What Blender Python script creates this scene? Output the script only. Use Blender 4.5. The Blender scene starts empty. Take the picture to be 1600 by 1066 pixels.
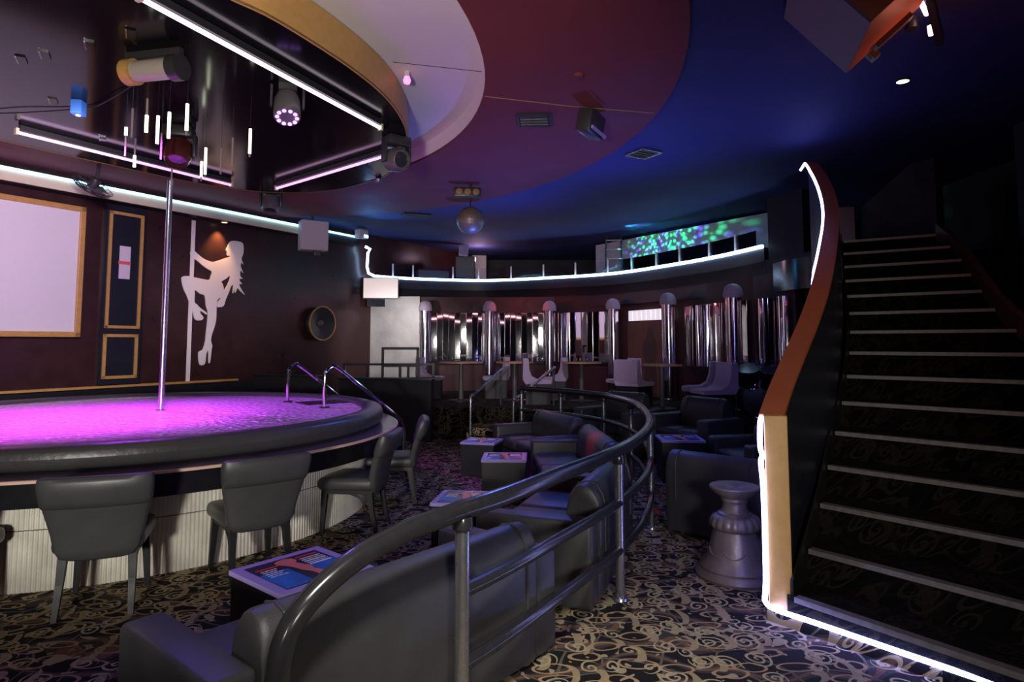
import bpy, bmesh, math, random
from math import sin, cos, pi, radians as R, hypot, atan2
from mathutils import Vector, Matrix

C = bpy.context.scene.collection
random.seed(7)

# ------------------------------------------------------------------ camera
sc = bpy.context.scene
cam_d = bpy.data.cameras.new('camera')
cam = bpy.data.objects.new('camera', cam_d)
C.objects.link(cam)
cam.location = (0, 0, 1.65)
cam.rotation_euler = (R(90 + 4.36), 0, 0)
cam_d.sensor_width = 36.0
cam_d.lens = 1005.0 / 1600.0 * 36.0
cam_d.shift_y = -73.0 / 1600.0
cam_d.clip_start = 0.05
cam_d.clip_end = 100
sc.camera = cam

# ------------------------------------------------------------------ view, world
sc.view_settings.view_transform = 'Standard'
sc.view_settings.look = 'None'
sc.view_settings.exposure = 0.0
sc.view_settings.gamma = 1.0
sc.view_settings.use_curve_mapping = False
w = bpy.data.worlds.new('world')
sc.world = w
w.use_nodes = True
w.node_tree.nodes['Background'].inputs[0].default_value = (0.25, 0.25, 0.4, 1)
w.node_tree.nodes['Background'].inputs[1].default_value = 0.004


# ------------------------------------------------------------------ lamps
def aim(o, target):
    d = Vector(target) - o.location
    o.rotation_euler = d.to_track_quat('-Z', 'Y').to_euler()


def lamp(name, kind, loc, target, energy, color, size=0.1, spot=60, blend=0.5, sizey=None):
    d = bpy.data.lights.new(name, kind)
    d.energy = energy
    d.color = color
    if kind == 'AREA':
        d.size = size
        if sizey:
            d.shape = 'RECTANGLE'
            d.size_y = sizey
    else:
        d.shadow_soft_size = size
    if kind == 'SPOT':
        d.spot_size = R(spot)
        d.spot_blend = blend
    o = bpy.data.objects.new(name, d)
    C.objects.link(o)
    o.location = loc
    aim(o, target)
    return o


# unseen lamps added behind and above the camera to light the near room
wl = lamp('front_fill', 'SPOT', (-1.3, -1.5, 1.45), (-2.6, 4.6, 0.86), 900, (1.0, 0.97, 0.9), 0.2, 22, 0.7)
wl.scale = (2.4, 1, 1)
lamp('carpet_fill', 'SPOT', (-0.1, 0.3, 3.6), (0.08, 2.75, 0.0), 760, (1.0, 0.96, 0.86), 0.2, 40, 1.0)  # unseen spot overhead that brightens the near carpet
lamp('sofa_fill', 'SPOT', (1.0, -1.6, 1.9), (0.85, 3.4, 1.3), 500, (1.0, 0.96, 0.92), 0.3, 58, 0.9)  # added fill for the back of the nearest sofa
lamp('recess_fill', 'SPOT', (-1.2, -0.6, 1.7), (-1.6, 4.9, 4.3), 950, (1.0, 0.93, 0.86), 0.25, 62, 0.9)  # added uplight that whitens the ceiling recess
lamp('newel_fill', 'SPOT', (-0.2, 0.3, 3.2), (1.68, 4.1, 0.95), 27, (1.0, 0.85, 0.65), 0.15, 20, 0.9)  # narrow spot added to lift the gold newel
# stage wash from the ceiling drop
lamp('stage_spot', 'SPOT', (-3.2, 5.9, 3.86), (-4.1, 6.4, 0.93), 1050, (0.75, 0.06, 1.0), 0.08, 70, 0.9)
lamp('stage_spot', 'SPOT', (-4.4, 7.3, 3.86), (-3.3, 7.0, 0.93), 650, (0.50, 0.06, 1.0), 0.08, 85, 0.9)
lamp('stage_spot', 'SPOT', (-5.2, 6.2, 3.86), (-4.9, 5.9, 0.93), 680, (0.95, 0.10, 0.95), 0.08, 75, 0.9)
# bare blue lamps added in mid-air to wash the ceiling
lamp('blue_wash', 'SPOT', (1.3, 8.9, 1.6), (1.1, 8.3, 4.2), 200, (0.12, 0.16, 1.0), 0.1, 100, 1.0)
lamp('blue_wash', 'SPOT', (-0.2, 11.0, 1.9), (-0.8, 10.6, 4.2), 170, (0.08, 0.16, 1.0), 0.1, 125, 0.9)
lamp('blue_wash', 'SPOT', (-3.0, 13.3, 3.55), (-2.0, 11.9, 4.2), 40, (0.05, 0.35, 1.0), 0.05, 100, 0.9)
# blue light over the lounge
lamp('lounge_blue', 'SPOT', (0.6, 9.0, 3.9), (0.6, 6.0, 0.6), 170, (0.10, 0.16, 1.0), 0.1, 100, 0.8)
lamp('lounge_blue', 'SPOT', (-2.6, 5.2, 3.7), (-1.2, 2.6, 0.5), 90, (0.18, 0.10, 1.0), 0.1, 55, 0.8)
# warm downlight over the wall figure
lamp('downlight_lamp', 'SPOT', (-5.22, 11.5, 3.78), (-5.40, 11.58, 3.1), 75, (1.0, 0.5, 0.15), 0.03, 75, 0.9)
# unseen lamps added to light the silver wall and the platform seats
lamp('platform_fill', 'SPOT', (-2.5, 12.9, 2.4), (-2.7, 14.9, 1.5), 140, (1.0, 0.95, 0.95), 0.08, 100, 0.8)
lamp('seat_fill', 'SPOT', (0.4, 9.0, 3.9), (0.8, 13.0, 1.0), 230, (0.85, 0.7, 1.0), 0.1, 70, 0.9)
lamp('alcove_red', 'POINT', (0.15, 14.3, 2.62), (0, 0, 0), 9, (1.0, 0.08, 0.08), 0.05)
lamp('balcony_fill', 'POINT', (-0.9, 16.8, 3.9), (0, 0, 0), 22, (1.0, 0.6, 0.75), 0.1)  # added to bring out the red wall above the balcony
# unseen lamps added to brighten the screen, backdrop wall and dancer cutout
lamp('wall_fill', 'SPOT', (-3.6, 5.2, 3.5), (-7.2, 9.2, 2.2), 640, (0.97, 0.84, 1.0), 0.2, 70, 0.9)
lamp('figure_fill', 'SPOT', (-2.6, 7.2, 3.6), (-5.4, 11.6, 2.4), 270, (1.0, 0.82, 0.9), 0.1, 34, 0.9)
# red disco spots
lamp('red_spot', 'SPOT', (-0.9, 7.0, 3.8), (0.76, 6.62, 0.66), 700, (1.0, 0.03, 0.05), 0.03, 8, 0.5)
lamp('red_spot', 'SPOT', (-4.4, 3.2, 3.7), (-3.75, 4.38, 0.95), 60, (1.0, 0.02, 0.04), 0.03, 14, 0.5)
lamp('orange_cabinet_lamp', 'POINT', (3.05, 4.35, 3.7), (0, 0, 0), 4, (1.0, 0.25, 0.15), 0.05)


# ------------------------------------------------------------------ mesh helpers
class MB:
    def __init__(self):
        self.v = []
        self.f = []

    def add(self, verts, faces, M=None):
        n = len(self.v)
        if M is not None:
            verts = [M @ Vector(p) for p in verts]
        self.v += [tuple(p) for p in verts]
        self.f += [tuple(i + n for i in f) for f in faces]
        return self

    def box(self, c, s, M=None, r=0.0, seg=2, rot=None):
        if r > 0:
            bm = bmesh.new()
            bmesh.ops.create_cube(bm, size=1)
            for v in bm.verts:
                v.co = Vector((v.co.x * s[0], v.co.y * s[1], v.co.z * s[2]))
            bmesh.ops.bevel(bm, geom=list(bm.edges), offset=r, segments=seg, profile=0.5, affect='EDGES')
            bm.verts.index_update()
            vs = [v.co.copy() for v in bm.verts]
            fs = [[v.index for v in f.verts] for f in bm.faces]
            bm.free()
        else:
            vs = [Vector((x * s[0] / 2, y * s[1] / 2, z * s[2] / 2)) for x in (-1, 1) for y in (-1, 1) for z in (-1, 1)]
            fs = [(0, 1, 3, 2), (4, 6, 7, 5), (0, 4, 5, 1), (2, 3, 7, 6), (0, 2, 6, 4), (1, 5, 7, 3)]
        T = Matrix.Translation(c)
        if rot is not None:
            T = T @ rot
        if M is not None:
            T = M @ T
        return self.add(vs, fs, T)

    def loft(self, rings, closed=False, cap=True, M=None):
        n = len(rings[0])
        vs = [p for r in rings for p in r]
        fs = []
        m = len(rings)
        for i in range(m if closed else m - 1):
            a = i * n
            b = ((i + 1) % m) * n
            for j in range(n):
                k = (j + 1) % n
                fs.append((a + j, a + k, b + k, b + j))
        if cap and not closed:
            fs.append(tuple(range(n))[::-1])
            fs.append(tuple(range((m - 1) * n, m * n)))
        return self.add(vs, fs, M)

    def tube(self, pts, r, n=12, M=None, closed=False, cap=True):
        pts = [Vector(p) for p in pts]
        m = len(pts)
        rr = r if isinstance(r, (list, tuple)) else [r] * m
        rings = []
        prev = None
        for i, p in enumerate(pts):
            if closed:
                t = pts[(i + 1) % m] - pts[i - 1]
            else:
                t = pts[min(i + 1, m - 1)] - pts[max(i - 1, 0)]
            t.normalize()
            if prev is None:
                u = t.orthogonal().normalized()
                if abs(t.z) < 0.9:
                    u = (Vector((0, 0, 1)) - t * t.z).normalized()
            else:
                u = (prev - t * prev.dot(t)).normalized()
            prev = u
            v = t.cross(u)
            rings.append([p + (u * cos(2 * pi * k / n) + v * sin(2 * pi * k / n)) * rr[i] for k in range(n)])
        return self.loft(rings, closed=closed, cap=cap, M=M)

    def lathe(self, prof, n=32, M=None, a0=0.0, a1=2 * pi, c=(0, 0), wob=None):
        full = abs(a1 - a0 - 2 * pi) < 1e-6
        cnt = n if full else n + 1
        vs = []
        for i in range(cnt):
            a = a0 + (a1 - a0) * i / n
            for r, z in prof:
                q = r * (wob(a, z) if wob else 1)
                vs.append((c[0] + q * cos(a), c[1] + q * sin(a), z))
        m = len(prof)
        fs = []
        for i in range(n):
            p = i * m
            q = ((i + 1) % cnt) * m
            for j in range(m - 1):
                fs.append((p + j, q + j, q + j + 1, p + j + 1))
        return self.add(vs, fs, M)

    def prism(self, poly, z0, z1, M=None):
        n = len(poly)
        vs = [(x, y, z0) for x, y in poly] + [(x, y, z1) for x, y in poly]
        fs = [tuple(range(n))[::-1], tuple(range(n, 2 * n))]
        for i in range(n):
            j = (i + 1) % n
            fs.append((i, j, n + j, n + i))
        return self.add(vs, fs, M)

    def wallstrip(self, path, z0, z1, th, side=1):
        """vertical wall along a plan path; z0, z1 numbers or lists; thickness to the left (side=1) of the path"""
        n = len(path)
        rings = []
        for i, p in enumerate(path):
            a = Vector(path[max(i - 1, 0)][:2])
            b = Vector(path[min(i + 1, n - 1)][:2])
            t = (b - a).normalized()
            nn = Vector((-t.y, t.x)) * side * th
            zz0 = z0[i] if isinstance(z0, (list, tuple)) else z0
            zz1 = z1[i] if isinstance(z1, (list, tuple)) else z1
            rings.append([(p[0], p[1], zz0), (p[0], p[1], zz1), (p[0] + nn.x, p[1] + nn.y, zz1), (p[0] + nn.x, p[1] + nn.y, zz0)])
        return self.loft(rings)

    def obj(self, name, material, parent=None, smooth=30, bevel=0.0):
        me = bpy.data.meshes.new(name)
        me.from_pydata(self.v, [], self.f)
        bm = bmesh.new()
        bm.from_mesh(me)
        bmesh.ops.recalc_face_normals(bm, faces=list(bm.faces))
        bm.to_mesh(me)
        bm.free()
        me.materials.append(material)
        if smooth:
            for p in me.polygons:
                p.use_smooth = True
            me.set_sharp_from_angle(angle=R(smooth))
        o = bpy.data.objects.new(name, me)
        C.objects.link(o)
        if parent is not None:
            o.parent = parent
        if bevel > 0:
            b = o.modifiers.new('bevel', 'BEVEL')
            b.width = bevel
            b.segments = 2
            b.limit_method = 'ANGLE'
        return o


def tag(o, label, cat, group=None, kind=None):
    o['label'] = label
    o['category'] = cat
    if group:
        o['group'] = group
    if kind:
        o['kind'] = kind
    return o


def thing(name, label, cat, loc=(0, 0, 0), rz=0.0, group=None):
    o = bpy.data.objects.new(name, None)
    o.empty_display_size = 0.1
    C.objects.link(o)
    o.location = loc
    o.rotation_euler = (0, 0, rz)
    return tag(o, label, cat, group)


def struct(mb, name, m, smooth=30):
    o = mb.obj(name, m, smooth=smooth)
    o['kind'] = 'structure'
    return o


def kids(o):
    return [c for c in bpy.data.objects if c.parent == o]


def dup(o, loc, rz, label, group=None):
    def rec(src, par):
        n = src.copy()
        C.objects.link(n)
        if par is not None:
            n.parent = par
        for ch in kids(src):
            if ch is not n:
                rec(ch, n)
        return n
    src_children = kids(o)
    n = o.copy()
    C.objects.link(n)
    for ch in src_children:
        rec(ch, n)
    n.location = loc
    n.rotation_euler = (0, 0, rz)
    n['label'] = label
    if group:
        n['group'] = group
    return n


def spline(pts, n=8):
    """Catmull-Rom through 2-D or 3-D points"""
    P = [Vector(p) for p in pts]
    out = []
    for i in range(len(P) - 1):
        p0 = P[i - 1] if i > 0 else P[i] * 2 - P[i + 1]
        p1, p2 = P[i], P[i + 1]
        p3 = P[i + 2] if i + 2 < len(P) else P[i + 1] * 2 - P[i]
        for k in range(n):
            t = k / n
            out.append(0.5 * ((2 * p1) + (p2 - p0) * t + (2 * p0 - 5 * p1 + 4 * p2 - p3) * t * t + (3 * p1 - p0 - 3 * p2 + p3) * t ** 3))
    out.append(P[-1])
    return out


def offset2(path, d):
    out = []
    n = len(path)
    for i in range(n):
        a = Vector(path[max(i - 1, 0)][:2])
        b = Vector(path[min(i + 1, n - 1)][:2])
        t = (b - a).normalized()
        out.append(Vector((path[i][0] - t.y * d, path[i][1] + t.x * d)))
    return out


# ------------------------------------------------------------------ materials
def nodes_of(m):
    nt = m.node_tree
    return nt, nt.nodes, nt.links, nt.nodes['Principled BSDF']


def mat(name, col, rough=0.5, metal=0.0, noise=0.0, nscale=8.0, bump=0.0, bscale=60.0, emit=None, estr=0.0, spec=0.5, coat=0.0, alpha=1.0, trans=0.0, nstretch=None):
    m = bpy.data.materials.new(name)
    m.use_nodes = True
    nt, N, L, B = nodes_of(m)
    B.inputs['Base Color'].default_value = (*col, 1)
    B.inputs['Roughness'].default_value = rough
    B.inputs['Metallic'].default_value = metal
    B.inputs['Specular IOR Level'].default_value = spec
    B.inputs['Coat Weight'].default_value = coat
    B.inputs['Alpha'].default_value = alpha
    B.inputs['Transmission Weight'].default_value = trans
    tc = N.new('ShaderNodeTexCoord')
    src = tc.outputs['Object']
    if nstretch:
        mp = N.new('ShaderNodeMapping')
        mp.inputs['Scale'].default_value = nstretch
        L.new(src, mp.inputs['Vector'])
        src = mp.outputs['Vector']
    if noise > 0:
        no = N.new('ShaderNodeTexNoise')
        no.inputs['Scale'].default_value = nscale
        no.inputs['Detail'].default_value = 6
        L.new(src, no.inputs['Vector'])
        mx = N.new('ShaderNodeMix')
        mx.data_type = 'RGBA'
        mx.inputs[6].default_value = (*[max(0, c * (1 - noise)) for c in col], 1)
        mx.inputs[7].default_value = (*[min(1, c * (1 + noise)) for c in col], 1)
        L.new(no.outputs['Fac'], mx.inputs[0])
        L.new(mx.outputs[2], B.inputs['Base Color'])
        mr = N.new('ShaderNodeMapRange')
        mr.inputs['To Min'].default_value = max(0.02, rough * 0.75)
        mr.inputs['To Max'].default_value = min(1.0, rough * 1.3)
        L.new(no.outputs['Fac'], mr.inputs['Value'])
        L.new(mr.outputs[0], B.inputs['Roughness'])
    if bump > 0:
        nb = N.new('ShaderNodeTexNoise')
        nb.inputs['Scale'].default_value = bscale
        nb.inputs['Detail'].default_value = 4
        L.new(src, nb.inputs['Vector'])
        bp = N.new('ShaderNodeBump')
        bp.inputs['Strength'].default_value = bump
        bp.inputs['Distance'].default_value = 0.02
        L.new(nb.outputs['Fac'], bp.inputs['Height'])
        L.new(bp.outputs['Normal'], B.inputs['Normal'])
    if emit:
        B.inputs['Emission Color'].default_value = (*emit, 1)
        B.inputs['Emission Strength'].default_value = estr
    return m


def carpet_mat(name, bright=1.0):
    """dark carpet with tan scrolls, curls and leaves"""
    m = bpy.data.materials.new(name)
    m.use_nodes = True
    nt, N, L, B = nodes_of(m)
    tc = N.new('ShaderNodeTexCoord')

    def math_(op, a, b=None, c=None):
        n = N.new('ShaderNodeMath')
        n.operation = op
        for i, x in enumerate((a, b, c)):
            if x is None:
                continue
            if isinstance(x, (int, float)):
                n.inputs[i].default_value = x
            else:
                L.new(x, n.inputs[i])
        return n.outputs[0]

    flat = N.new('ShaderNodeMapping')
    flat.inputs['Scale'].default_value = (0.82, 0.82, 0.82)
    sxyz = N.new('ShaderNodeSeparateXYZ')
    L.new(tc.outputs['Object'], sxyz.inputs[0])
    cxyz = N.new('ShaderNodeCombineXYZ')
    L.new(sxyz.outputs[0], cxyz.inputs[0])
    L.new(math_('ADD', sxyz.outputs[1], sxyz.outputs[2]), cxyz.inputs[1])
    L.new(cxyz.outputs[0], flat.inputs['Vector'])
    wn = N.new('ShaderNodeTexNoise')
    wn.inputs['Scale'].default_value = 5.0
    wn.inputs['Detail'].default_value = 1.0
    L.new(flat.outputs[0], wn.inputs['Vector'])
    vs = N.new('ShaderNodeVectorMath')
    vs.operation = 'MULTIPLY_ADD'
    L.new(wn.outputs['Color'], vs.inputs[0])
    vs.inputs[1].default_value = (0.07, 0.07, 0.07)
    L.new(flat.outputs[0], vs.inputs[2])
    P = vs.outputs[0]

    def curls(scale, offs, pitch, rmax, width, ecc=1.0):
        mp = N.new('ShaderNodeMapping')
        mp.inputs['Location'].default_value = (offs, offs * 1.7, 0)
        mp.inputs['Scale'].default_value = (1, ecc, 1)
        L.new(P, mp.inputs['Vector'])
        v = N.new('ShaderNodeTexVoronoi')
        v.voronoi_dimensions = '2D'
        v.inputs['Scale'].default_value = scale
        v.inputs['Randomness'].default_value = 0.75
        L.new(mp.outputs[0], v.inputs['Vector'])
        d = N.new('ShaderNodeVectorMath')
        d.operation = 'SUBTRACT'
        L.new(mp.outputs[0], d.inputs[0])
        L.new(v.outputs['Position'], d.inputs[1])
        sp = N.new('ShaderNodeSeparateXYZ')
        L.new(d.outputs[0], sp.inputs[0])
        ang = math_('ARCTAN2', sp.outputs[1], sp.outputs[0])
        r = math_('SQRT', math_('ADD', math_('MULTIPLY', sp.outputs[0], sp.outputs[0]), math_('MULTIPLY', sp.outputs[1], sp.outputs[1])))
        cs = N.new('ShaderNodeSeparateColor')
        L.new(v.outputs['Color'], cs.inputs[0])
        s = math_('FRACT', math_('ADD', math_('ADD', math_('DIVIDE', ang, 2 * pi), math_('DIVIDE', r, pitch)), cs.outputs[0]))
        line = math_('LESS_THAN', s, width)
        inside = math_('LESS_THAN', r, math_('MULTIPLY_ADD', cs.outputs[1], rmax * 0.5, rmax * 0.6))
        keep = math_('GREATER_THAN', cs.outputs[2], 0.22)
        return math_('MULTIPLY', math_('MULTIPLY', line, inside), keep)

    def ovals(scale, offs, r0, r1, ecc, rnd, fill=False):
        mp = N.new('ShaderNodeMapping')
        mp.inputs['Location'].default_value = (offs, offs * 0.6, 0)
        mp.inputs['Rotation'].default_value = (0, 0, 0.5)
        mp.inputs['Scale'].default_value = (1, ecc, 1)
        L.new(P, mp.inputs['Vector'])
        v = N.new('ShaderNodeTexVoronoi')
        v.voronoi_dimensions = '2D'
        v.inputs['Scale'].default_value = scale
        v.inputs['Randomness'].default_value = rnd
        L.new(mp.outputs[0], v.inputs['Vector'])
        d = N.new('ShaderNodeVectorMath')
        d.operation = 'DISTANCE'
        L.new(mp.outputs[0], d.inputs[0])
        L.new(v.outputs['Position'], d.inputs[1])
        a = math_('LESS_THAN', d.outputs['Value'], r1)
        if fill:
            return a
        return math_('MULTIPLY', a, math_('GREATER_THAN', d.outputs['Value'], r0))

    c1 = curls(6.6, 0.3, 0.031, 0.066, 0.34)
    rings = ovals(4.6, 2.2, 0.068, 0.083, 1.9, 0.6)
    petals = ovals(7.0, 5.7, 0, 0.056, 0.55, 0.9, True)
    cut = ovals(7.0, 5.725, 0, 0.052, 0.55, 0.9, True)
    bn = N.new('ShaderNodeTexNoise')
    bn.inputs['Scale'].default_value = 8.5
    bn.inputs['Detail'].default_value = 0.6
    bn.inputs['Distortion'].default_value = 2.2
    L.new(P, bn.inputs['Vector'])
    blob = math_('GREATER_THAN', bn.outputs['Fac'], 0.655)
    leaf = math_('MULTIPLY', petals, math_('SUBTRACT', 1.0, cut))
    lw2 = N.new('ShaderNodeTexWave')
    lw2.wave_type = 'RINGS'
    lw2.inputs['Scale'].default_value = 1.5
    lw2.inputs['Distortion'].default_value = 10.0
    lw2.inputs['Detail'].default_value = 1.0
    lw2.inputs['Detail Scale'].default_value = 1.5
    L.new(P, lw2.inputs['Vector'])
    grey = math_('GREATER_THAN', lw2.outputs['Fac'], 0.72)
    rust = math_('GREATER_THAN', lw2.outputs['Fac'], 0.965)
    ve = N.new('ShaderNodeTexVoronoi')
    ve.voronoi_dimensions = '2D'
    ve.feature = 'DISTANCE_TO_EDGE'
    ve.inputs['Scale'].default_value = 4.6
    L.new(P, ve.inputs['Vector'])
    vine = math_('LESS_THAN', ve.outputs['Distance'], 0.024)

    def mixc(f, a, b):
        mx = N.new('ShaderNodeMix')
        mx.data_type = 'RGBA'
        L.new(f, mx.inputs[0])
        for i, x in ((6, a), (7, b)):
            if isinstance(x, tuple):
                mx.inputs[i].default_value = (*x, 1)
            else:
                L.new(x, mx.inputs[i])
        return mx.outputs[2]
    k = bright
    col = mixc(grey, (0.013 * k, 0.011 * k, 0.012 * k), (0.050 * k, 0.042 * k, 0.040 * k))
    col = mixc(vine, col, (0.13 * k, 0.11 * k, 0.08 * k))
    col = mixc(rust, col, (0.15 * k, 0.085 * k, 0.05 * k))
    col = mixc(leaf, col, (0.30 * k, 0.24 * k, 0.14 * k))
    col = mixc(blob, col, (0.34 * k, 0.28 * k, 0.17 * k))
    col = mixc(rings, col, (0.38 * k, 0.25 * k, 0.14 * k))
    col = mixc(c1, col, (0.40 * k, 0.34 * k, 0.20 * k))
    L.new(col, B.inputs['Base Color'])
    B.inputs['Roughness'].default_value = 0.95
    B.inputs['Specular IOR Level'].default_value = 0.15
    fz = N.new('ShaderNodeTexNoise')
    fz.inputs['Scale'].default_value = 400
    L.new(tc.outputs['Object'], fz.inputs['Vector'])
    bp = N.new('ShaderNodeBump')
    bp.inputs['Strength'].default_value = 0.5
    bp.inputs['Distance'].default_value = 0.01
    L.new(fz.outputs['Fac'], bp.inputs['Height'])
    L.new(bp.outputs['Normal'], B.inputs['Normal'])
    return m


def stagefloor_mat():
    m = mat('stage_hammered_floor', (0.62, 0.5, 0.62), 0.22, spec=0.6)
    nt, N, L, B = nodes_of(m)
    tc = N.new('ShaderNodeTexCoord')
    v = N.new('ShaderNodeTexVoronoi')
    v.inputs['Scale'].default_value = 16
    L.new(tc.outputs['Object'], v.inputs['Vector'])
    bp = N.new('ShaderNodeBump')
    bp.inputs['Strength'].default_value = 1.0
    bp.inputs['Distance'].default_value = 0.05
    L.new(v.outputs['Distance'], bp.inputs['Height'])
    L.new(bp.outputs['Normal'], B.inputs['Normal'])
    return m


def glass_mat():
    m = bpy.data.materials.new('clear_glass')
    m.use_nodes = True
    nt = m.node_tree
    nt.nodes.clear()
    out = nt.nodes.new('ShaderNodeOutputMaterial')
    t = nt.nodes.new('ShaderNodeBsdfTransparent')
    t.inputs[0].default_value = (0.93, 0.95, 1.0, 1)
    g = nt.nodes.new('ShaderNodeBsdfGlossy')
    g.inputs['Roughness'].default_value = 0.05
    mx = nt.nodes.new('ShaderNodeMixShader')
    fr = nt.nodes.new('ShaderNodeFresnel')
    fr.inputs[0].default_value = 1.45
    nt.links.new(fr.outputs[0], mx.inputs[0])
    nt.links.new(t.outputs[0], mx.inputs[1])
    nt.links.new(g.outputs[0], mx.inputs[2])
    nt.links.new(mx.outputs[0], out.inputs[0])
    return m


M = {}
M['carpet'] = carpet_mat('scroll_carpet')
M['shaded_stair_carpet'] = carpet_mat('shaded_scroll_carpet_stairs', 0.035)  # same scroll carpet, with the shade on the stairs put into its colour
M['shaded_carpet'] = carpet_mat('shaded_scroll_carpet', 0.12)  # same scroll carpet, colour darkened to stand in for the dim platform light
M['leather'] = mat('black_leather', (0.040, 0.040, 0.042), 0.40, noise=0.35, nscale=5, bump=0.12, bscale=220)
M['chair_leather'] = mat('chair_leather', (0.055, 0.055, 0.055), 0.40, noise=0.2, nscale=6, bump=0.08, bscale=180)
M['vinyl'] = mat('padded_vinyl', (0.05, 0.048, 0.05), 0.36, noise=0.25, nscale=3, bump=0.25, bscale=14)
M['black_wood'] = mat('black_wood', (0.007, 0.007, 0.007), 0.5, noise=0.3, nscale=12)
M['black'] = mat('black_paint', (0.010, 0.010, 0.012), 0.45)
M['black_gloss'] = mat('black_gloss', (0.012, 0.012, 0.014), 0.18, noise=0.4, nscale=9, bump=0.04, bscale=4)
M['drum_black'] = mat('ceiling_black_gloss', (0.006, 0.006, 0.007), 0.13, spec=0.22)
M['wall_burg'] = mat('burgundy_wall', (0.042, 0.016, 0.016), 0.30, noise=0.5, nscale=4, bump=0.14, bscale=7)
M['wall_black'] = mat('dark_wall', (0.012, 0.012, 0.016), 0.6, noise=0.2, nscale=3)
M['alcove'] = mat('alcove_paint', (0.05, 0.012, 0.014), 0.6, noise=0.2)
M['led_pink'] = mat('led_rope_pink', (1, 0.8, 0.8), 0.4, emit=(1.0, 0.42, 0.48), estr=5.0)
M['wall_navy'] = mat('navy_panel', (0.012, 0.013, 0.022), 0.4, noise=0.2, nscale=4)
M['gold'] = mat('gold_paint', (0.54, 0.31, 0.085), 0.45, noise=0.18, nscale=14, bump=0.08, bscale=40)
M['goldframe'] = mat('gold_frame', (0.55, 0.30, 0.09), 0.4, noise=0.25, nscale=20)
M['cream'] = mat('cream_paint', (0.72, 0.62, 0.42), 0.55, noise=0.08)
M['white_paint'] = mat('white_ceiling', (0.72, 0.66, 0.62), 0.7, noise=0.05, nscale=2)
M['red_ceiling'] = mat('maroon_ceiling', (0.17, 0.026, 0.032), 0.75, noise=0.25, nscale=1.6)
M['blue_ceiling'] = mat('blue_ceiling', (0.028, 0.035, 0.15), 0.85, noise=0.2, nscale=1.5)
M['orange'] = mat('orange_cap', (0.42, 0.115, 0.028), 0.5, noise=0.12, nscale=7)
M['chrome'] = mat('chrome', (0.8, 0.8, 0.82), 0.08, 1.0)
M['column_chrome'] = mat('column_chrome', (0.72, 0.7, 0.76), 0.12, 1.0, bump=0.02, bscale=3)
M['steel'] = mat('worn_steel', (0.42, 0.42, 0.44), 0.28, 1.0, noise=0.15, nscale=30)
M['rail_black'] = mat('gloss_black_tube', (0.02, 0.02, 0.022), 0.2, noise=0.3, nscale=25)
M['rail_post'] = mat('grey_steel_post', (0.40, 0.40, 0.41), 0.25, 0.9, noise=0.15, nscale=30)
M['mirror'] = mat('mirror', (0.82, 0.80, 0.82), 0.03, 1.0)
M['nosing'] = mat('aluminium_nosing', (0.28, 0.26, 0.25), 0.45, 0.6, noise=0.35, nscale=25)
M['corr'] = mat('corrugated_metal', (0.74, 0.70, 0.60), 0.38, 0.25, noise=0.35, nscale=5)
M['lip'] = mat('pale_wood_lip', (0.72, 0.48, 0.36), 0.4)
M['rail_top'] = mat('drink_rail_top', (0.16, 0.12, 0.18), 0.22, noise=0.2, nscale=6)
M['stage'] = stagefloor_mat()
M['lav'] = mat('lavender_vinyl', (0.40, 0.30, 0.40), 0.55, noise=0.1)
M['lav_plastic'] = mat('lavender_laminate', (0.40, 0.30, 0.68), 0.3)
M['white_plastic'] = mat('white_plastic', (0.62, 0.55, 0.56), 0.5)
M['screen'] = mat('projection_screen', (0.80, 0.74, 0.78), 0.75)
M['decal'] = mat('white_decal', (0.86, 0.80, 0.80), 0.6)
M['paper'] = mat('paper', (0.72, 0.62, 0.72), 0.7)
M['redtape'] = mat('red_tape', (0.75, 0.12, 0.12), 0.5)
M['silver'] = mat('silver_plaster', (0.40, 0.38, 0.37), 0.5, 0.3, noise=0.55, nscale=2.2, bump=0.5, bscale=3.2)
M['dark_wood'] = mat('dark_wood', (0.13, 0.065, 0.045), 0.5, noise=0.2, nscale=10)
M['wood_edge'] = mat('wood_edge', (0.42, 0.22, 0.11), 0.45, noise=0.2, nscale=12)
M['brown'] = mat('brown_poster', (0.16, 0.06, 0.04), 0.5, noise=0.5, nscale=4)
M['brown_dark'] = mat('brown_figure', (0.07, 0.035, 0.035), 0.5, noise=0.3, nscale=6)
M['plywood'] = mat('orange_plywood', (0.46, 0.17, 0.08), 0.5, noise=0.2, nscale=3, nstretch=(1, 6, 1))
M['grille'] = mat('grey_grille', (0.20, 0.18, 0.22), 0.6, bump=0.2, bscale=300)
M['fixture'] = mat('fixture_black', (0.035, 0.032, 0.034), 0.35)
M['fixture_grey'] = mat('fixture_grey', (0.11, 0.10, 0.10), 0.35)
M['drum_beige'] = mat('beige_drum', (0.40, 0.34, 0.28), 0.4)
M['lens'] = mat('lens', (0.03, 0.03, 0.05), 0.05, coat=1.0)
M['reddish'] = mat('red_lens', (0.11, 0.025, 0.025), 0.15)
M['fur'] = mat('amber_plastic', (0.35, 0.18, 0.08), 0.3)
M['stone'] = mat('grey_bronze_stone', (0.21, 0.17, 0.15), 0.42, 0.4, noise=0.4, nscale=9, bump=0.15, bscale=30)
M['poster_dark'] = mat('poster_dark', (0.02, 0.015, 0.05), 0.25)
M['poster_blue'] = mat('poster_blue', (0.02, 0.14, 0.55), 0.25, noise=0.7, nscale=9)
M['poster_pink'] = mat('poster_skin', (0.75, 0.20, 0.16), 0.3, noise=0.35, nscale=22)
M['poster_red'] = mat('poster_red', (0.7, 0.03, 0.06), 0.3)
M['poster_white'] = mat('poster_white', (0.75, 0.7, 0.8), 0.3)
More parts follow.
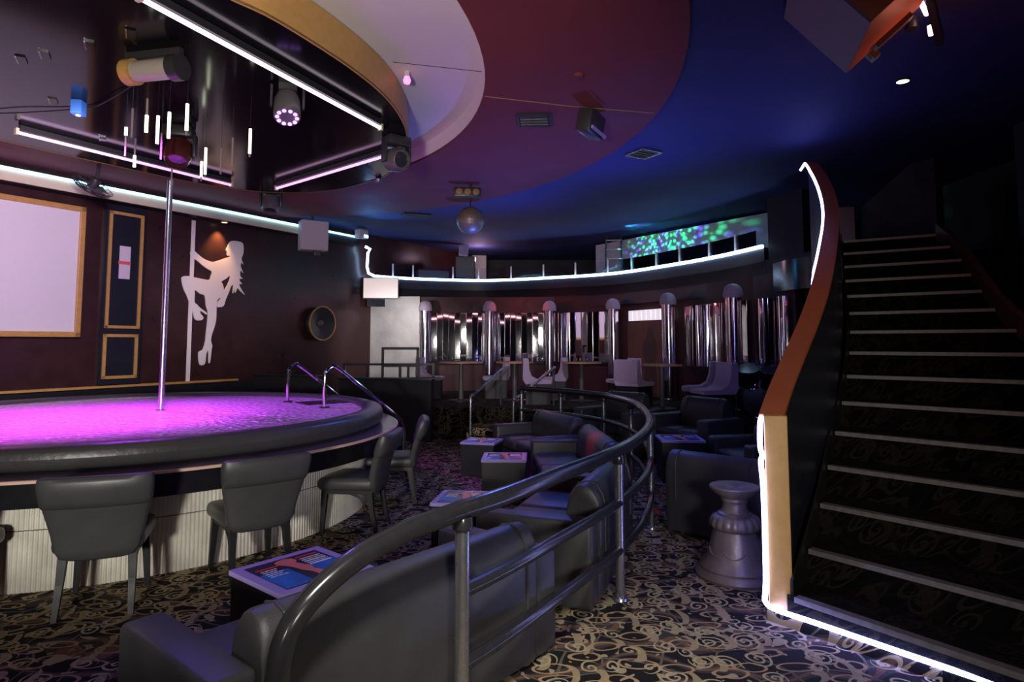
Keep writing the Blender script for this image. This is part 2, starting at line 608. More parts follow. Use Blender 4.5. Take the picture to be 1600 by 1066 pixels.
M['mural'] = mat('mural_panel', (0.55, 0.5, 0.55), 0.6, noise=0.2)
M['glass'] = glass_mat()
M['mirrorball'] = mat('mirror_tile', (0.30, 0.24, 0.18), 0.45, 0.5)
M['pole_chrome'] = mat('pole_chrome', (0.85, 0.82, 0.88), 0.26, 1.0)
M['led'] = mat('led_rope_core', (0.8, 0.9, 1.0), 0.4, emit=(0.42, 0.66, 1.0), estr=9.0)
M['led_wall'] = mat('led_rope_cyan', (0.8, 0.9, 1.0), 0.4, emit=(0.26, 0.66, 1.0), estr=4.2)
M['led_violet'] = mat('led_rope_violet', (0.8, 0.8, 1.0), 0.4, emit=(0.30, 0.32, 1.0), estr=24.0)
M['uvtube'] = mat('violet_tube', (0.8, 0.7, 0.9), 0.4, emit=(0.95, 0.52, 0.90), estr=1.15)
M['uvtube_white'] = mat('white_tube', (0.8, 0.8, 0.9), 0.4, emit=(1.0, 0.80, 0.95), estr=1.9)
M['stick_lit'] = mat('light_stick_lit', (0.9, 0.9, 0.8), 0.4, emit=(0.92, 1.0, 0.72), estr=3.2)
M['stick_off'] = mat('light_stick_dark', (0.34, 0.26, 0.28), 0.3)
M['tv'] = mat('lit_screen', (0.5, 0.45, 0.45), 0.4, emit=(0.85, 0.68, 0.66), estr=0.75)
M['lamp_white'] = mat('lamp_disc', (0.9, 0.9, 0.9), 0.4, emit=(0.85, 1.0, 0.8), estr=3.0)
M['lamp_warm'] = mat('lamp_warm', (0.9, 0.8, 0.7), 0.4, emit=(1.0, 0.72, 0.5), estr=3.0)
M['lamp_red'] = mat('lamp_red', (0.9, 0.4, 0.4), 0.4, emit=(1.0, 0.55, 0.45), estr=5.0)
M['lamp_pink'] = mat('lamp_pink', (0.9, 0.3, 0.5), 0.4, emit=(1.0, 0.2, 0.4), estr=2.0)
M['lamp_violet'] = mat('lamp_violet', (0.5, 0.3, 0.9), 0.4, emit=(0.5, 0.2, 1.0), estr=4.0)
M['lamp_blue'] = mat('lamp_blue', (0.1, 0.3, 0.9), 0.4, emit=(0.05, 0.25, 1.0), estr=0.22)
M['glow_block'] = mat('glowing_glass_block', (0.8, 0.75, 0.8), 0.3, emit=(0.85, 0.75, 0.85), estr=0.8)

# ------------------------------------------------------------------ plan geometry
SC = Vector((-3.897, 6.685))                      # stage centre
WD = Vector((0.51, 0.86)).normalized()            # direction along the backdrop wall
WN = Vector((-0.86, 0.51)).normalized()           # towards the wall


def W(u, off=0.0):
    """plan point u metres along the backdrop wall, off metres out into the room"""
    p = WN * (10.5 - off) + WD * u
    return (p.x, p.y)


WALLROT = atan2(WD.y, WD.x)                        # local +x runs along the wall, local -y out into the room


def wallthing(name, label, cat, u, z, off=0.0, group=None):
    p = W(u, off)
    return thing(name, label, cat, (p[0], p[1], z), WALLROT, group)


CEIL = 4.2
RED = 4.15
MZ = 2.97                                          # mezzanine floor
mez = spline([(-3.33, 14.75), (-2.2, 15.45), (-0.63, 15.8), (0.91, 15.15), (2.27, 14.2), (3.24, 12.5), (3.73, 11.3), (4.03, 10.2)], 8)
cols = [(-1.98, 14.7), (-0.52, 14.85), (0.86, 14.75), (2.19, 13.95), (3.0, 12.35), (3.6, 10.45)]
PF = 0.55                                          # back platform height
pf_edge = [(-5.2, 12.3), (-3.0, 11.7), (-1.4, 11.25), (0.2, 11.1), (1.35, 10.75), (2.3, 10.15), (3.0, 9.35), (3.75, 8.85), (5.0, 9.0)]

# ------------------------------------------------------------------ setting: floor, walls, ceiling
b = MB()
b.prism([(-9.5, -3.2), (7.2, -3.2), (7.2, 20), (-9.5, 20)], -0.1, 0.0)
struct(b, 'floor', M['carpet'], 0)
b = MB()
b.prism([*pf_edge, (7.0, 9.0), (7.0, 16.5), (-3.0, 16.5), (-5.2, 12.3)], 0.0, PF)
o = struct(b, 'floor_platform', M['shaded_carpet'], 0)
b = MB()
b.prism([W(-8.5), W(16.0), W(16.0, -0.25), W(-8.5, -0.25)], 0.0, 4.5)
struct(b, 'wall_left', M['wall_burg'], 0)
b = MB()
b.prism([(-3.2, 19.6), (7.2, 19.6), (7.2, 19.8), (-3.2, 19.8)], 0.0, 4.5)
struct(b, 'wall_back', M['wall_black'], 0)
b = MB()
b.prism([(7.0, -3.2), (7.2, -3.2), (7.2, 19.8), (7.0, 19.8)], 0.0, 4.5)
struct(b, 'wall_right', M['wall_black'], 0)
b = MB()
b.prism([(-14, -3.4), (7.2, -3.4), (7.2, -3.2), (-14, -3.2)], 0.0, 4.5)
struct(b, 'wall_front', M['wall_black'], 0)

NSEG = 128


def circ(c, r, n=NSEG):
    return [(c[0] + r * cos(2 * pi * k / n), c[1] + r * sin(2 * pi * k / n)) for k in range(n)]


white_c, white_r = (-5.06, 5.72), 4.81


def wcirc(r):
    """recess outline: a circle cut straight where it runs under the black ceiling drop"""
    out = []
    for x, y in circ(white_c, r):
        v = WN.x * -x + WN.y * -y
        if v < -7.9:
            x += -WN.x * (-7.9 - v)
            y += -WN.y * (-7.9 - v)
        out.append((x, y))
    return out


red_c, red_r = (-4.61, 6.44), 6.21
# blue ceiling with a round hole, maroon ring a step lower, white recess higher up
b = MB()
ro = [(x, y, RED) for x, y in circ(red_c, red_r)]
rt = [(x, y, CEIL) for x, y in circ(red_c, red_r)]
big = [(x, y, CEIL) for x, y in circ((-1, 8), 17)]
bigt = [(x, y, CEIL + 0.25) for x, y in circ((-1, 8), 17)]
b.loft([rt, big, bigt], cap=False)
struct(b, 'ceiling', M['blue_ceiling'], 20)
b = MB()
wi = [(x, y, RED) for x, y in wcirc(white_r)]
wt = [(x, y, RED + 0.03) for x, y in wcirc(white_r)]
b.loft([[(x, y, CEIL + 0.02) for x, y in circ(red_c, red_r)], ro, wi, wt], cap=False)
struct(b, 'ceiling_ring', M['red_ceiling'], 20)
b = MB()
b.loft([[(x, y, RED + 0.005) for x, y in wcirc(white_r + 0.004)], [(x, y, RED + 0.21) for x, y in wcirc(white_r - 0.02)]], cap=False)
b.add([(x, y, RED + 0.21) for x, y in wcirc(white_r)], [tuple(range(NSEG))])
b.add([(x, y, RED + 0.40) for x, y in wcirc(white_r)], [tuple(range(NSEG))])
struct(b, 'ceiling_recess', M['white_paint'], 20)

# the black oval ceiling drop with its gold edge
DZ = 4.02
uv = [(2.68, -3.81), (3.04, -3.79), (3.84, -3.90), (4.5, -4.08), (5.05, -4.34), (5.53, -4.66), (6.1, -5.15), (6.53, -5.72), (6.81, -6.23), (6.94, -6.9), (6.97, -7.3), (6.85, -7.85), (6.5, -8.35), (5.8, -8.68), (4.77, -8.80), (2.3, -8.85)]
k = 1.0085
uvl = [(4.6 - u, v) for u, v in uv[::-1]]
vn = Vector((-WN.x, -WN.y))
drum = [WD * (u * k) + vn * (v * k) for u, v in uv + uvl]
drum = spline([tuple(p) for p in drum] + [tuple(drum[0])], 4)[:-1]
drum = [(p.x, p.y) for p in drum]
b = MB()
b.prism(drum, DZ, DZ + 0.02)
struct(b, 'ceiling_drop', M['drum_black'], 0)
b = MB()
ins = [(p[0] + (SC.x - p[0]) * 0.004, p[1] + (SC.y - p[1]) * 0.004) for p in drum]
b.loft([[(x, y, DZ - 0.005) for x, y in ins], [(x, y, DZ - 0.005) for x, y in drum], [(x, y, RED + 0.20) for x, y in drum]], cap=False)
struct(b, 'trim_1', M['gold'], 20)

# soffit with cream face along the backdrop wall
b = MB()
b.prism([W(-3, 0.0), W(10.55, 0.0), W(10.55, 0.28), W(-3, 0.28)], 3.84, 4.0)
struct(b, 'trim_2', M['black'], 0)
b = MB()
b.prism([W(-3, 0.28), W(9.4, 0.28), W(9.4, 0.30), W(-3, 0.30)], 3.84, 4.0)
struct(b, 'trim_3', M['cream'], 0)
# bottom rail of the wall and the dark dado below it
b = MB()
b.prism([W(-2, 0.0), W(7.7, 0.0), W(7.7, 0.07), W(-2, 0.07)], 0.965, 1.0)
struct(b, 'trim_4', M['goldframe'], 0)
b = MB()
b.prism([W(-2, 0.0), W(9.6, 0.0), W(9.6, 0.04), W(-2, 0.04)], 0.0, 0.96)
struct(b, 'trim_5', M['black'], 0)

# ------------------------------------------------------------------ mezzanine
b = MB()
b.prism([(p.x, p.y) for p in mez] + [(4.35, 9.0), (7.0, 9.0), (7.0, 19.6), (-1.2, 19.6)], 2.74, MZ)
struct(b, 'floor_mezzanine', M['wall_black'], 0)
b = MB()
b.wallstrip(mez, 2.50, 3.18, 0.10, 1)
struct(b, 'trim_6', M['wall_navy'], 20)
mzo = offset2(mez, -0.004)
b = MB()
b.wallstrip(offset2(mez, -0.02), 2.945, 2.965, 0.02, 1)
struct(b, 'trim_7', M['wall_navy'], 20)
# short glossy return of the balcony beside the stair head
b = MB()
ret = spline([(3.98, 9.75), (4.0, 9.3), (4.12, 8.95), (4.4, 8.65)], 6)
b.wallstrip(ret, 2.42, 2.86, 0.08, 1)
struct(b, 'trim_8', M['black_gloss'], 20)
b = MB()
b.prism([(4.06, 10.1), (4.3, 10.3), (4.55, 9.6), (4.3, 9.4)], 2.86, 3.95)
struct(b, 'wall_balcony_end', M['wall_black'], 0)

# balustrade of low glass on the balcony edge
gb = thing('glass_balustrade', 'low clear glass balustrade with short pale posts along the balcony edge', 'balustrade', (0, 0, 0))
gp = offset2(mez, 0.05)
b = MB()
b.wallstrip(gp[3:-2], 3.18, 3.50, 0.012, 1)
b.obj('glass_pane', M['glass'], gb, 20)
acc = 0
nxt = 0.35
for i in range(1, len(gp)):
    acc += (gp[i] - gp[i - 1]).length
    if acc > nxt and 3 < i < len(gp) - 2:
        nxt += 0.80
        b = MB()
        b.box((gp[i].x, gp[i].y, 3.35), (0.035, 0.035, 0.36))
        b.obj('post', M['white_plastic'], gb, 0)

# back wall below the balcony: silver plaster at the left, dark behind the mirrors
b = MB()
b.prism([(-3.36, 15.02), (-2.15, 14.95), (-2.15, 15.05), (-3.36, 15.12)], PF, 2.74)
struct(b, 'wall_silver', M['silver'], 0)
back = [Vector((-2.15, 15.05)), Vector((-0.55, 15.22)), Vector((1.0, 15.1)), Vector((2.45, 14.25)), Vector((3.34, 12.5)), Vector((3.95, 10.5)), Vector((4.15, 9.4))]
b = MB()
b.wallstrip([(p.x, p.y) for p in back], PF, 2.74, 0.1, 1)
struct(b, 'wall_alcove', M['alcove'], 0)


def bay(i, label, n=9, z0=1.23, z1=2.36, f0=0.0, f1=1.0):
    a0, b0 = back[i], back[i + 1]
    a = a0 + (b0 - a0) * f0
    c = a0 + (b0 - a0) * f1
    t = thing('strip_mirror', label, 'mirror', (a.x, a.y, 0), atan2((c - a).y, (c - a).x), 'strip mirrors under the balcony')
    Lg = (c - a).length
    wst = (Lg - 0.24) / n
    for q in range(n):
        x = 0.12 + wst * (q + 0.5)
        b = MB()
        b.box((0, 0, 0), (wst * 0.93, 0.012, z1 - z0), Matrix.Translation((x, -0.03, (z0 + z1) / 2)) @ Matrix.Rotation(R(random.uniform(-5, 5)), 4, 'Z') @ Matrix.Rotation(R(random.uniform(-0.4, 0.4)), 4, 'X'))
        b.obj('mirror_strip', M['mirror'], t, 0)
    for q in range(n + 1):
        b = MB()
        b.box((0, 0, 0), (0.012, 0.012, z1 - z0), Matrix.Translation((0.12 + wst * q, -0.045, (z0 + z1) / 2)) @ Matrix.Rotation(R(random.uniform(20, 70)), 4, 'Z'))
        b.obj('bead', M['chrome'], t, 0)
    b = MB()
    b.box((Lg / 2, -0.03, z0 - 0.03), (Lg - 0.2, 0.05, 0.05))
    b.obj('ledge', M['black_wood'], t, 0)
    return t


bay(0, 'strip mirror wall beside the silver plaster wall', 10)
bay(1, 'strip mirror wall between the second and third chrome columns from the silver wall', 10)
bay(2, 'strip mirror wall left of the brown poster doorway', 10)
bay(4, 'strip mirror wall right of the brown poster doorway', 10)
bay(5, 'strip mirror wall behind the drum kit, nearest the staircase', 8)

# doorway panel with brown poster and glowing blocks above
a, c = back[3], back[4]
ps = thing('poster_panel', 'dim brown poster of a posing person filling the doorway between chrome columns', 'poster', (a.x, a.y, 0), atan2((c - a).y, (c - a).x))
Lg = (c - a).length
b = MB()
b.box((Lg / 2, -0.04, 1.33), (Lg - 0.5, 0.03, 1.56))
b.obj('backing', M['brown'], ps, 0)
b = MB()
fig = [(-.06, 1.95), (.04, 2.0), (.12, 1.93), (.13, 1.8), (.2, 1.68), (.23, 1.45), (.16, 1.2), (.22, 1.0), (.2, .6), (.08, .6), (.05, .95), (-.02, .95), (-.1, .6), (-.22, .6), (-.16, 1.0), (-.12, 1.25), (-.24, 1.45), (-.2, 1.68), (-.1, 1.75)]
b.add([(Lg / 2 + x, -0.062, z) for x, z in fig] + [(Lg / 2 + x, -0.056, z) for x, z in fig], [tuple(range(len(fig))), tuple(range(len(fig), 2 * len(fig)))[::-1]])
b.obj('printed_figure', M['brown_dark'], ps, 0)
gl = thing('glass_block_row', 'row of glowing white glass blocks above the brown poster doorway', 'light', (a.x, a.y, 0), atan2((c - a).y, (c - a).x))
for q in range(9):
    b = MB()
    b.box((0.30 + (Lg - 0.6) * (q + 0.5) / 9, -0.05, 2.24), ((Lg - 0.6) / 9 * 0.9, 0.05, 0.22), r=0.01)
    b.obj('glass_block', M['glow_block'], gl, 0)

# chrome columns
names = ['chrome column standing against the silver plaster wall', 'second chrome column from the silver plaster wall', 'third chrome column from the silver plaster wall', 'chrome column just left of the brown poster doorway', 'chrome column just right of the brown poster doorway', 'widest looking chrome column behind the drum kit']
col0 = thing('chrome_column', names[0], 'column', (cols[0][0], cols[0][1], PF), 0, 'chrome columns under the balcony')
b = MB()
b.lathe([(0.0, 0), (0.16, 0), (0.16, 0.05), (0.13, 0.06), (0.13, 1.84), (0.0, 1.84)], 28)
b.obj('shaft', M['column_chrome'], col0)
b = MB()
b.lathe([(0.0, 1.84), (0.15, 1.84), (0.16, 1.88), (0.15, 1.95), (0.12, 2.02), (0.07, 2.06), (0.0, 2.075)], 28)
b.obj('cap', M['lav'], col0)
for i in range(1, 6):
    dup(col0, (cols[i][0], cols[i][1], PF), 0, names[i])

# ------------------------------------------------------------------ mezzanine furniture
mu = thing('mural_screen', 'projection wall on the balcony speckled with green and blue laser dots', 'screen', (2.15, 16.2, 0), atan2(12.0 - 16.2, 4.95 - 2.15))
Lm = hypot(12.0 - 16.2, 4.95 - 2.15)
b = MB()
b.box((Lm / 2, 0, 3.56), (Lm, 0.06, 1.14))
b.obj('panel', M['mural'], mu, 0)
for fx in (0.55, 0.74, 0.93):
    b = MB()
    b.box((Lm * fx, 0.045, 3.56), (0.07, 0.04, 1.14))
    b.obj('mullion', M['wall_black'], mu, 0)
b = MB()
b.box((Lm * 0.66, 0.045, 3.72), (Lm * 0.22, 0.04, 0.06))
b.obj('crossbar', M['wall_black'], mu, 0)
laser = lamp('laser_projector_lamp', 'SPOT', (2.35, 13.75, 4.1), (3.5, 14.15, 3.55), 420, (1, 1, 1), 0.01, 128, 0.5)
laser.data.use_nodes = True
nt = laser.data.node_tree
em = nt.nodes['Emission']
tcn = nt.nodes.new('ShaderNodeTexCoord')
vor = nt.nodes.new('ShaderNodeTexVoronoi')
vor.inputs['Scale'].default_value = 15
nt.links.new(tcn.outputs['Normal'], vor.inputs['Vector'])
ra = nt.nodes.new('ShaderNodeValToRGB')
ra.color_ramp.elements[0].position = 0.12
ra.color_ramp.elements[0].color = (1, 1, 1, 1)
ra.color_ramp.elements[1].position = 0.55
ra.color_ramp.elements[1].color = (0.03, 0.03, 0.03, 1)
nt.links.new(vor.outputs['Distance'], ra.inputs[0])
no = nt.nodes.new('ShaderNodeTexNoise')
no.inputs['Scale'].default_value = 7
no.inputs['Detail'].default_value = 3
nt.links.new(tcn.outputs['Normal'], no.inputs['Vector'])
rb = nt.nodes.new('ShaderNodeValToRGB')
rb.color_ramp.interpolation = 'LINEAR'
rb.color_ramp.elements[0].position = 0.42
rb.color_ramp.elements[0].color = (0.12, 0.10, 0.9, 1)
rb.color_ramp.elements[1].position = 0.56
rb.color_ramp.elements[1].color = (0.02, 1.0, 0.30, 1)
nt.links.new(no.outputs['Fac'], rb.inputs[0])
mxl = nt.nodes.new('ShaderNodeMix')
mxl.data_type = 'RGBA'
mxl.blend_type = 'MULTIPLY'
mxl.inputs[0].default_value = 1.0
nt.links.new(ra.outputs[0], mxl.inputs[6])
nt.links.new(rb.outputs[0], mxl.inputs[7])
nt.links.new(mxl.outputs[2], em.inputs['Color'])
em.inputs['Strength'].default_value = 1.0

ld = thing('step_ladder', 'tall ladder lit green in front of the balcony projection wall', 'ladder', (2.35, 14.75, MZ), R(-10))
for s in (-0.19, 0.19):
    b = MB()
    b.tube([(s, 0, 0), (s * 0.9, 0.16, 1.2)], 0.022, 8)
    b.obj('ladder_side', M['steel'], ld)
for q in range(5):
    b = MB()
    b.box((0, 0.03 + 0.029 * q, 0.2 + 0.22 * q), (0.36, 0.05, 0.025))
    b.obj('rung', M['steel'], ld, 0)
b = MB()
b.prism([(-1.15, 18.55), (-0.75, 18.6), (-0.75, 18.64), (-1.15, 18.59)], MZ, 4.2)
o = struct(b, 'door_1', M['white_paint'], 0)
o = thing('framed_picture', 'small pale framed picture standing on the balcony cabinet by the red wall', 'picture', (-1.25, 16.55, MZ + 0.915), R(8))
b = MB()
b.box((0, 0, 0.2), (0.24, 0.03, 0.36), rot=Matrix.Rotation(R(6), 4, 'Y'))
b.obj('frame', M['steel'], o, 0)
b = MB()
b.box((0, -0.018, 0.2), (0.19, 0.01, 0.30), rot=Matrix.Rotation(R(6), 4, 'Y'))
b.obj('print', M['lav_plastic'], o, 0)
b = MB()
b.box((0, 0, 0.12), (0.5, 0.4, 0.55), r=0.02)
b.box((0, 0, -0.32), (0.44, 0.34, 0.4))
cab = tag(b.obj('side_table', M['fixture_grey'], None, 0), 'pale grey cabinet on the balcony below the small framed picture', 'cabinet')
cab.location = (-1.2, 16.6, MZ + 0.52)
b = MB()
b.box((0, 0, 0.0), (0.8, 0.3, 0.5), r=0.02)
cab2 = tag(b.obj('bench', M['fixture_grey'], None, 0), 'pale low bench on the balcony behind the first glass panes', 'bench')
cab2.location = (-2.0, 16.05, MZ + 0.25)
cab2.rotation_euler = (0, 0, R(25))

# ------------------------------------------------------------------ LED ropes
b = MB()
p0 = [(*W(u, 0.315), 4.005) for u in [-3 + 0.5 * i for i in range(28)]]
b.tube(p0, 0.022, 8)
tag(b.obj('rope_light', M['led_wall']), 'cyan LED rope running along the cream soffit above the backdrop wall', 'rope light')
b = MB()
drop = [(-3.36, 14.60, 3.86), (-3.25, 14.62, 3.80), (-3.31, 14.66, 3.72), (-3.33, 14.69, 3.40), (-3.30, 14.72, 3.26), (-3.18, 14.78, 3.20)]
line = [(p.x, p.y, 3.195) for p in offset2(mez, -0.03)[3:]]
b.tube(drop + line, 0.030, 8)
tag(b.obj('rope_light', M['led']), 'long LED rope dropping from the soffit corner and following the curved balcony edge', 'rope light')

b = MB()
b.tube([(-9 + 0.5 * q, -3.15, 3.05 + 0.10 * sin(q * 0.7)) for q in range(30)], 0.03, 8)
tag(b.obj('rope_light', M['led_pink']), 'pink LED rope on the wall behind the viewer, mirrored as a wavy line', 'rope light')

# ------------------------------------------------------------------ staircase
Lp = [(1.624, 3.92), (1.822, 4.16), (2.055, 4.48), (2.249, 4.76), (2.464, 5.07), (2.693, 5.4), (2.916, 5.74), (3.122, 6.08), (3.317, 6.42), (3.483, 6.74), (3.624, 7.04), (3.781, 7.36), (3.937, 7.68), (4.089, 7.98), (4.244, 8.27)]
Rp = []
for i, l in enumerate(Lp):
    th = R(-54 + 23 * i / 14)
    wd = [2.2, 2.05, 1.95, 1.85, 1.75, 1.66, 1.58, 1.50, 1.35, 1.27, 1.24, 1.22, 1.2, 1.15, 1.05][i]
    Rp.append((l[0] + wd * cos(th), l[1] + wd * sin(th)))
Lp.append((4.40, 8.60))
Rp.append((Rp[-1][0] + 0.2, Rp[-1][1] + 0.5))
st = thing('staircase', 'curved carpeted staircase with metal nosings climbing to the balcony', 'staircase', (0, 0, 0))
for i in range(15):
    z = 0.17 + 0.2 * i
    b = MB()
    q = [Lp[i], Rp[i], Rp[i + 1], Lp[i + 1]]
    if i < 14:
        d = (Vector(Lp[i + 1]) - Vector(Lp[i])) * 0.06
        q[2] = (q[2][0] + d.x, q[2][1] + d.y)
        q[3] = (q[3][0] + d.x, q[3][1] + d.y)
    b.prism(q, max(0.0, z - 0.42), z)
    b.obj('tread', M['shaded_stair_carpet'], st, 0)
    b = MB()
    a = Vector((*Lp[i], z + 0.004))
    c = Vector((*Rp[i], z + 0.004))
    d = (c - a).normalized()
    bk = Vector((-d.y, d.x, 0)) * 0.045
    fr = -bk * 0.25
    a = a + d * 0.05
    ring = lambda p: [p + fr + Vector((0, 0, -0.03)), p + fr, p + bk, p + bk + Vector((0, 0, -0.012))]
    b.loft([ring(a), ring(c)])
    b.obj('nosing', M['nosing'], st, 0)
b = MB()
b.wallstrip([(p[0], p[1]) for p in Rp[:15]], [0.1 + 0.2 * i for i in range(15)], [0.30 + 0.2 * i for i in range(15)], 0.07, -1)
b.obj('stringer', M['dark_wood'], st, 20)
b = MB()
b.wallstrip([(p[0] + 0.02, p[1] - 0.01) for p in Lp[:15]], [max(0.0, -0.10 + 0.2 * i) for i in range(15)], [0.26 + 0.2 * i for i in range(15)], 0.012, -1)
b.obj('skirt_board', M['black_wood'], st, 20)
b = MB()
b.prism([(1.535, 4.03), (1.525, 3.98), (1.56, 3.935), (1.722, 3.742), (2.022, 3.362), (2.352, 2.952), (2.76, 2.42), (3.6, 1.3), (4.2, 1.6), (2.9, 3.4), (1.75, 4.3)], 0.0, 0.065)
pl = b.obj('plinth', M['carpet'], st, 0)

# parapet beside the stairs
PR = [(1.65, 3.95, 1.215), (1.82, 4.2, 1.375), (2.05, 4.5, 1.59), (2.29, 4.8, 1.82), (2.55, 5.15, 2.09), (2.83, 5.6, 2.36), (3.12, 6.1, 2.64), (3.4, 6.6, 2.92), (3.6, 7.0, 3.18), (3.74, 7.35, 3.42), (3.81, 7.6, 3.62), (3.84, 7.8, 3.79), (3.84, 7.95, 3.93)]
PRs = spline(PR, 5)
pa = thing('stair_parapet', 'curving solid stair parapet with orange cap and gold newel end', 'parapet', (0, 0, 0))
b = MB()
b.wallstrip([(p.x, p.y) for p in PRs], 0.066, [p.z - 0.028 for p in PRs], 0.112, 1)
b.obj('panel', M['wall_navy'], pa, 20)
b = MB()
b.wallstrip([(p.x, p.y) for p in PRs], [p.z - 0.028 for p in PRs], [p.z for p in PRs], 0.145, 1)
b.obj('cap', M['orange'], pa, 30)
e0 = Vector((1.65, 3.95))
tt = (Vector((1.82, 4.2)) - e0).normalized()
b = MB()
q0 = e0 - tt * 0.012
lf = Vector((-tt.y, tt.x)) * 0.145
qa, qb = (1.53, 3.955), (1.66, 3.925)
b.prism([qa, qb, (1.69, 4.0), (1.56, 4.04)], 0.066, 1.213)
b.obj('newel', M['gold'], pa, 0, bevel=0.006)
# rope on floor, newel and parapet
b = MB()
fl = spline([(2.75, 2.42, 0.079), (2.35, 2.95, 0.079), (2.02, 3.36, 0.079), (1.72, 3.74, 0.079), (1.56, 3.93, 0.081), (1.515, 3.975, 0.11), (1.512, 3.965, 0.16), (1.515, 3.955, 0.3), (1.515, 3.955, 0.75), (1.505, 3.955, 0.93), (1.515, 3.955, 0.97), (1.505, 3.96, 1.03), (1.512, 3.97, 1.16), (1.55, 4.04, 1.20)], 5)
out = offset2(PRs, 0.129)
out2 = offset2(PRs, 0.156)
po = [(out[i].x, out[i].y, PRs[i].z - 0.046) for i in range(3, 21)] + [(out2[i].x, out2[i].y, PRs[i].z - 0.022) for i in range(24, len(PRs))]
po.append((3.70, 8.02, 3.90))
po.append((3.66, 8.02, 3.84))
b.tube([tuple(p) for p in fl] + po, 0.015, 8)
tag(b.obj('rope_light', M['led_violet']), 'LED rope tracing the stair foot, gold newel and parapet edge', 'rope light')

# dark walls beside and beyond the stairs
b = MB()
rw = [(p[0] + 0.16, p[1] - 0.08) for p in Rp[:15]]
b.wallstrip([(4.3, 0.6), (3.7, 1.6)] + rw[3:], 0.0, 4.2, 0.08, -1) if False else b.wallstrip([(5.6, 2.0), (5.75, 5.0), (5.9, 7.4)], 0.0, 4.2, 0.1, -1)
struct(b, 'wall_stair', M['wall_black'], 0)
b = MB()
b.wallstrip([(5.66, 5.2), (5.72, 6.6)], 3.42, 3.47, 0.05, 1)
struct(b, 'trim_9', M['plywood'], 0)
b = MB()
b.add([(5.5, 10.0, MZ), (5.75, 8.6, MZ), (5.75, 8.6, 4.18), (5.62, 8.9, 4.18), (5.5, 10.0, 3.78), (5.6, 10.0, MZ), (5.85, 8.6, MZ), (5.85, 8.6, 4.18), (5.72, 8.9, 4.18), (5.6, 10.0, 3.78)], [(0, 1, 2, 3, 4), (9, 8, 7, 6, 5), (0, 5, 6, 1), (1, 6, 7, 2), (2, 7, 8, 3), (3, 8, 9, 4), (4, 9, 5, 0)])
struct(b, 'wall_stairhead', M['wall_black'], 0)
b = MB()
b.prism([(5.05, 10.4), (5.55, 10.3), (5.57, 10.4), (5.07, 10.5)], 3.28, 3.86)
struct(b, 'wall_landing', M['white_plastic'], 0)

# ------------------------------------------------------------------ stage
sg = thing('dance_stage', 'large round dance stage with padded rim, drink rail and corrugated base', 'stage', (SC.x, SC.y, 0))
b = MB()
b.lathe([(0, 0.925), (2.31, 0.925), (2.31, 0.88), (0, 0.88)], 96)
b.obj('stage_floor', M['stage'], sg)
b = MB()
prof = []
for q in range(20):
    a = 2 * pi * q / 20
    ca, sa = cos(a), sin(a)
    prof.append((2.405 + 0.118 * math.copysign(abs(ca) ** 0.7, ca), 0.885 + 0.088 * math.copysign(abs(sa) ** 0.7, sa)))
prof.append(prof[0])
b.lathe(prof, 120, wob=lambda a, z: 1 + 0.0006 * sin(a * 61) + 0.0005 * sin(a * 37 + 2))
b.obj('padded_rim', M['vinyl'], sg, 60)
b = MB()
b.lathe([(2.30, 0.785), (2.675, 0.785), (2.675, 0.765), (2.30, 0.765)], 120)
b.obj('drink_rail', M['rail_top'], sg)
b = MB()
b.lathe([(2.675, 0.7855), (2.687, 0.782), (2.687, 0.764), (2.675, 0.762)], 120)
b.obj('rail_lip', M['lip'], sg)
b = MB()
b.lathe([(2.38, 0.764), (2.64, 0.764), (2.64, 0.60), (2.60, 0.60), (2.60, 0.62), (2.38, 0.62)], 120)
b.obj('apron', M['black_gloss'], sg)
b = MB()
NR = 520
for z0, z1 in ((0.0, 0.40), (0.405, 0.63)):
    vs = []
    fs = []
    for i in range(NR * 4):
        a = 2 * pi * i / (NR * 4)
        r = 2.377 + (0.007 if i % 4 in (1, 2) else 0.0)
        vs += [(r * cos(a), r * sin(a), z0), (r * cos(a), r * sin(a), z1)]
    for i in range(NR * 4):
        j = (i + 1) % (NR * 4)
        fs.append((2 * i, 2 * j, 2 * j + 1, 2 * i + 1))
    b.add(vs, fs)
b.obj('corrugated_base', M['corr'], sg, 0)
b = MB()
b.box((1.66, 1.35, 0.928), (0.75, 0.42, 0.012), rot=Matrix.Rotation(R(40), 4, 'Z'))
b.obj('hatch', M['black'], sg, 0)

dp = thing('dance_pole', 'shiny chrome dance pole standing in the middle of the violet stage', 'pole', (-3.77, 6.98, 0.925))
b = MB()
b.lathe([(0, 0), (0.03, 0), (0.03, 2.52), (0, 2.53)], 20)
b.obj('shaft', M['pole_chrome'], dp)
b = MB()
b.lathe([(0.03, 0.0), (0.055, 0.0), (0.055, 0.012), (0.03, 0.02)], 20)
b.obj('flange', M['chrome'], dp)

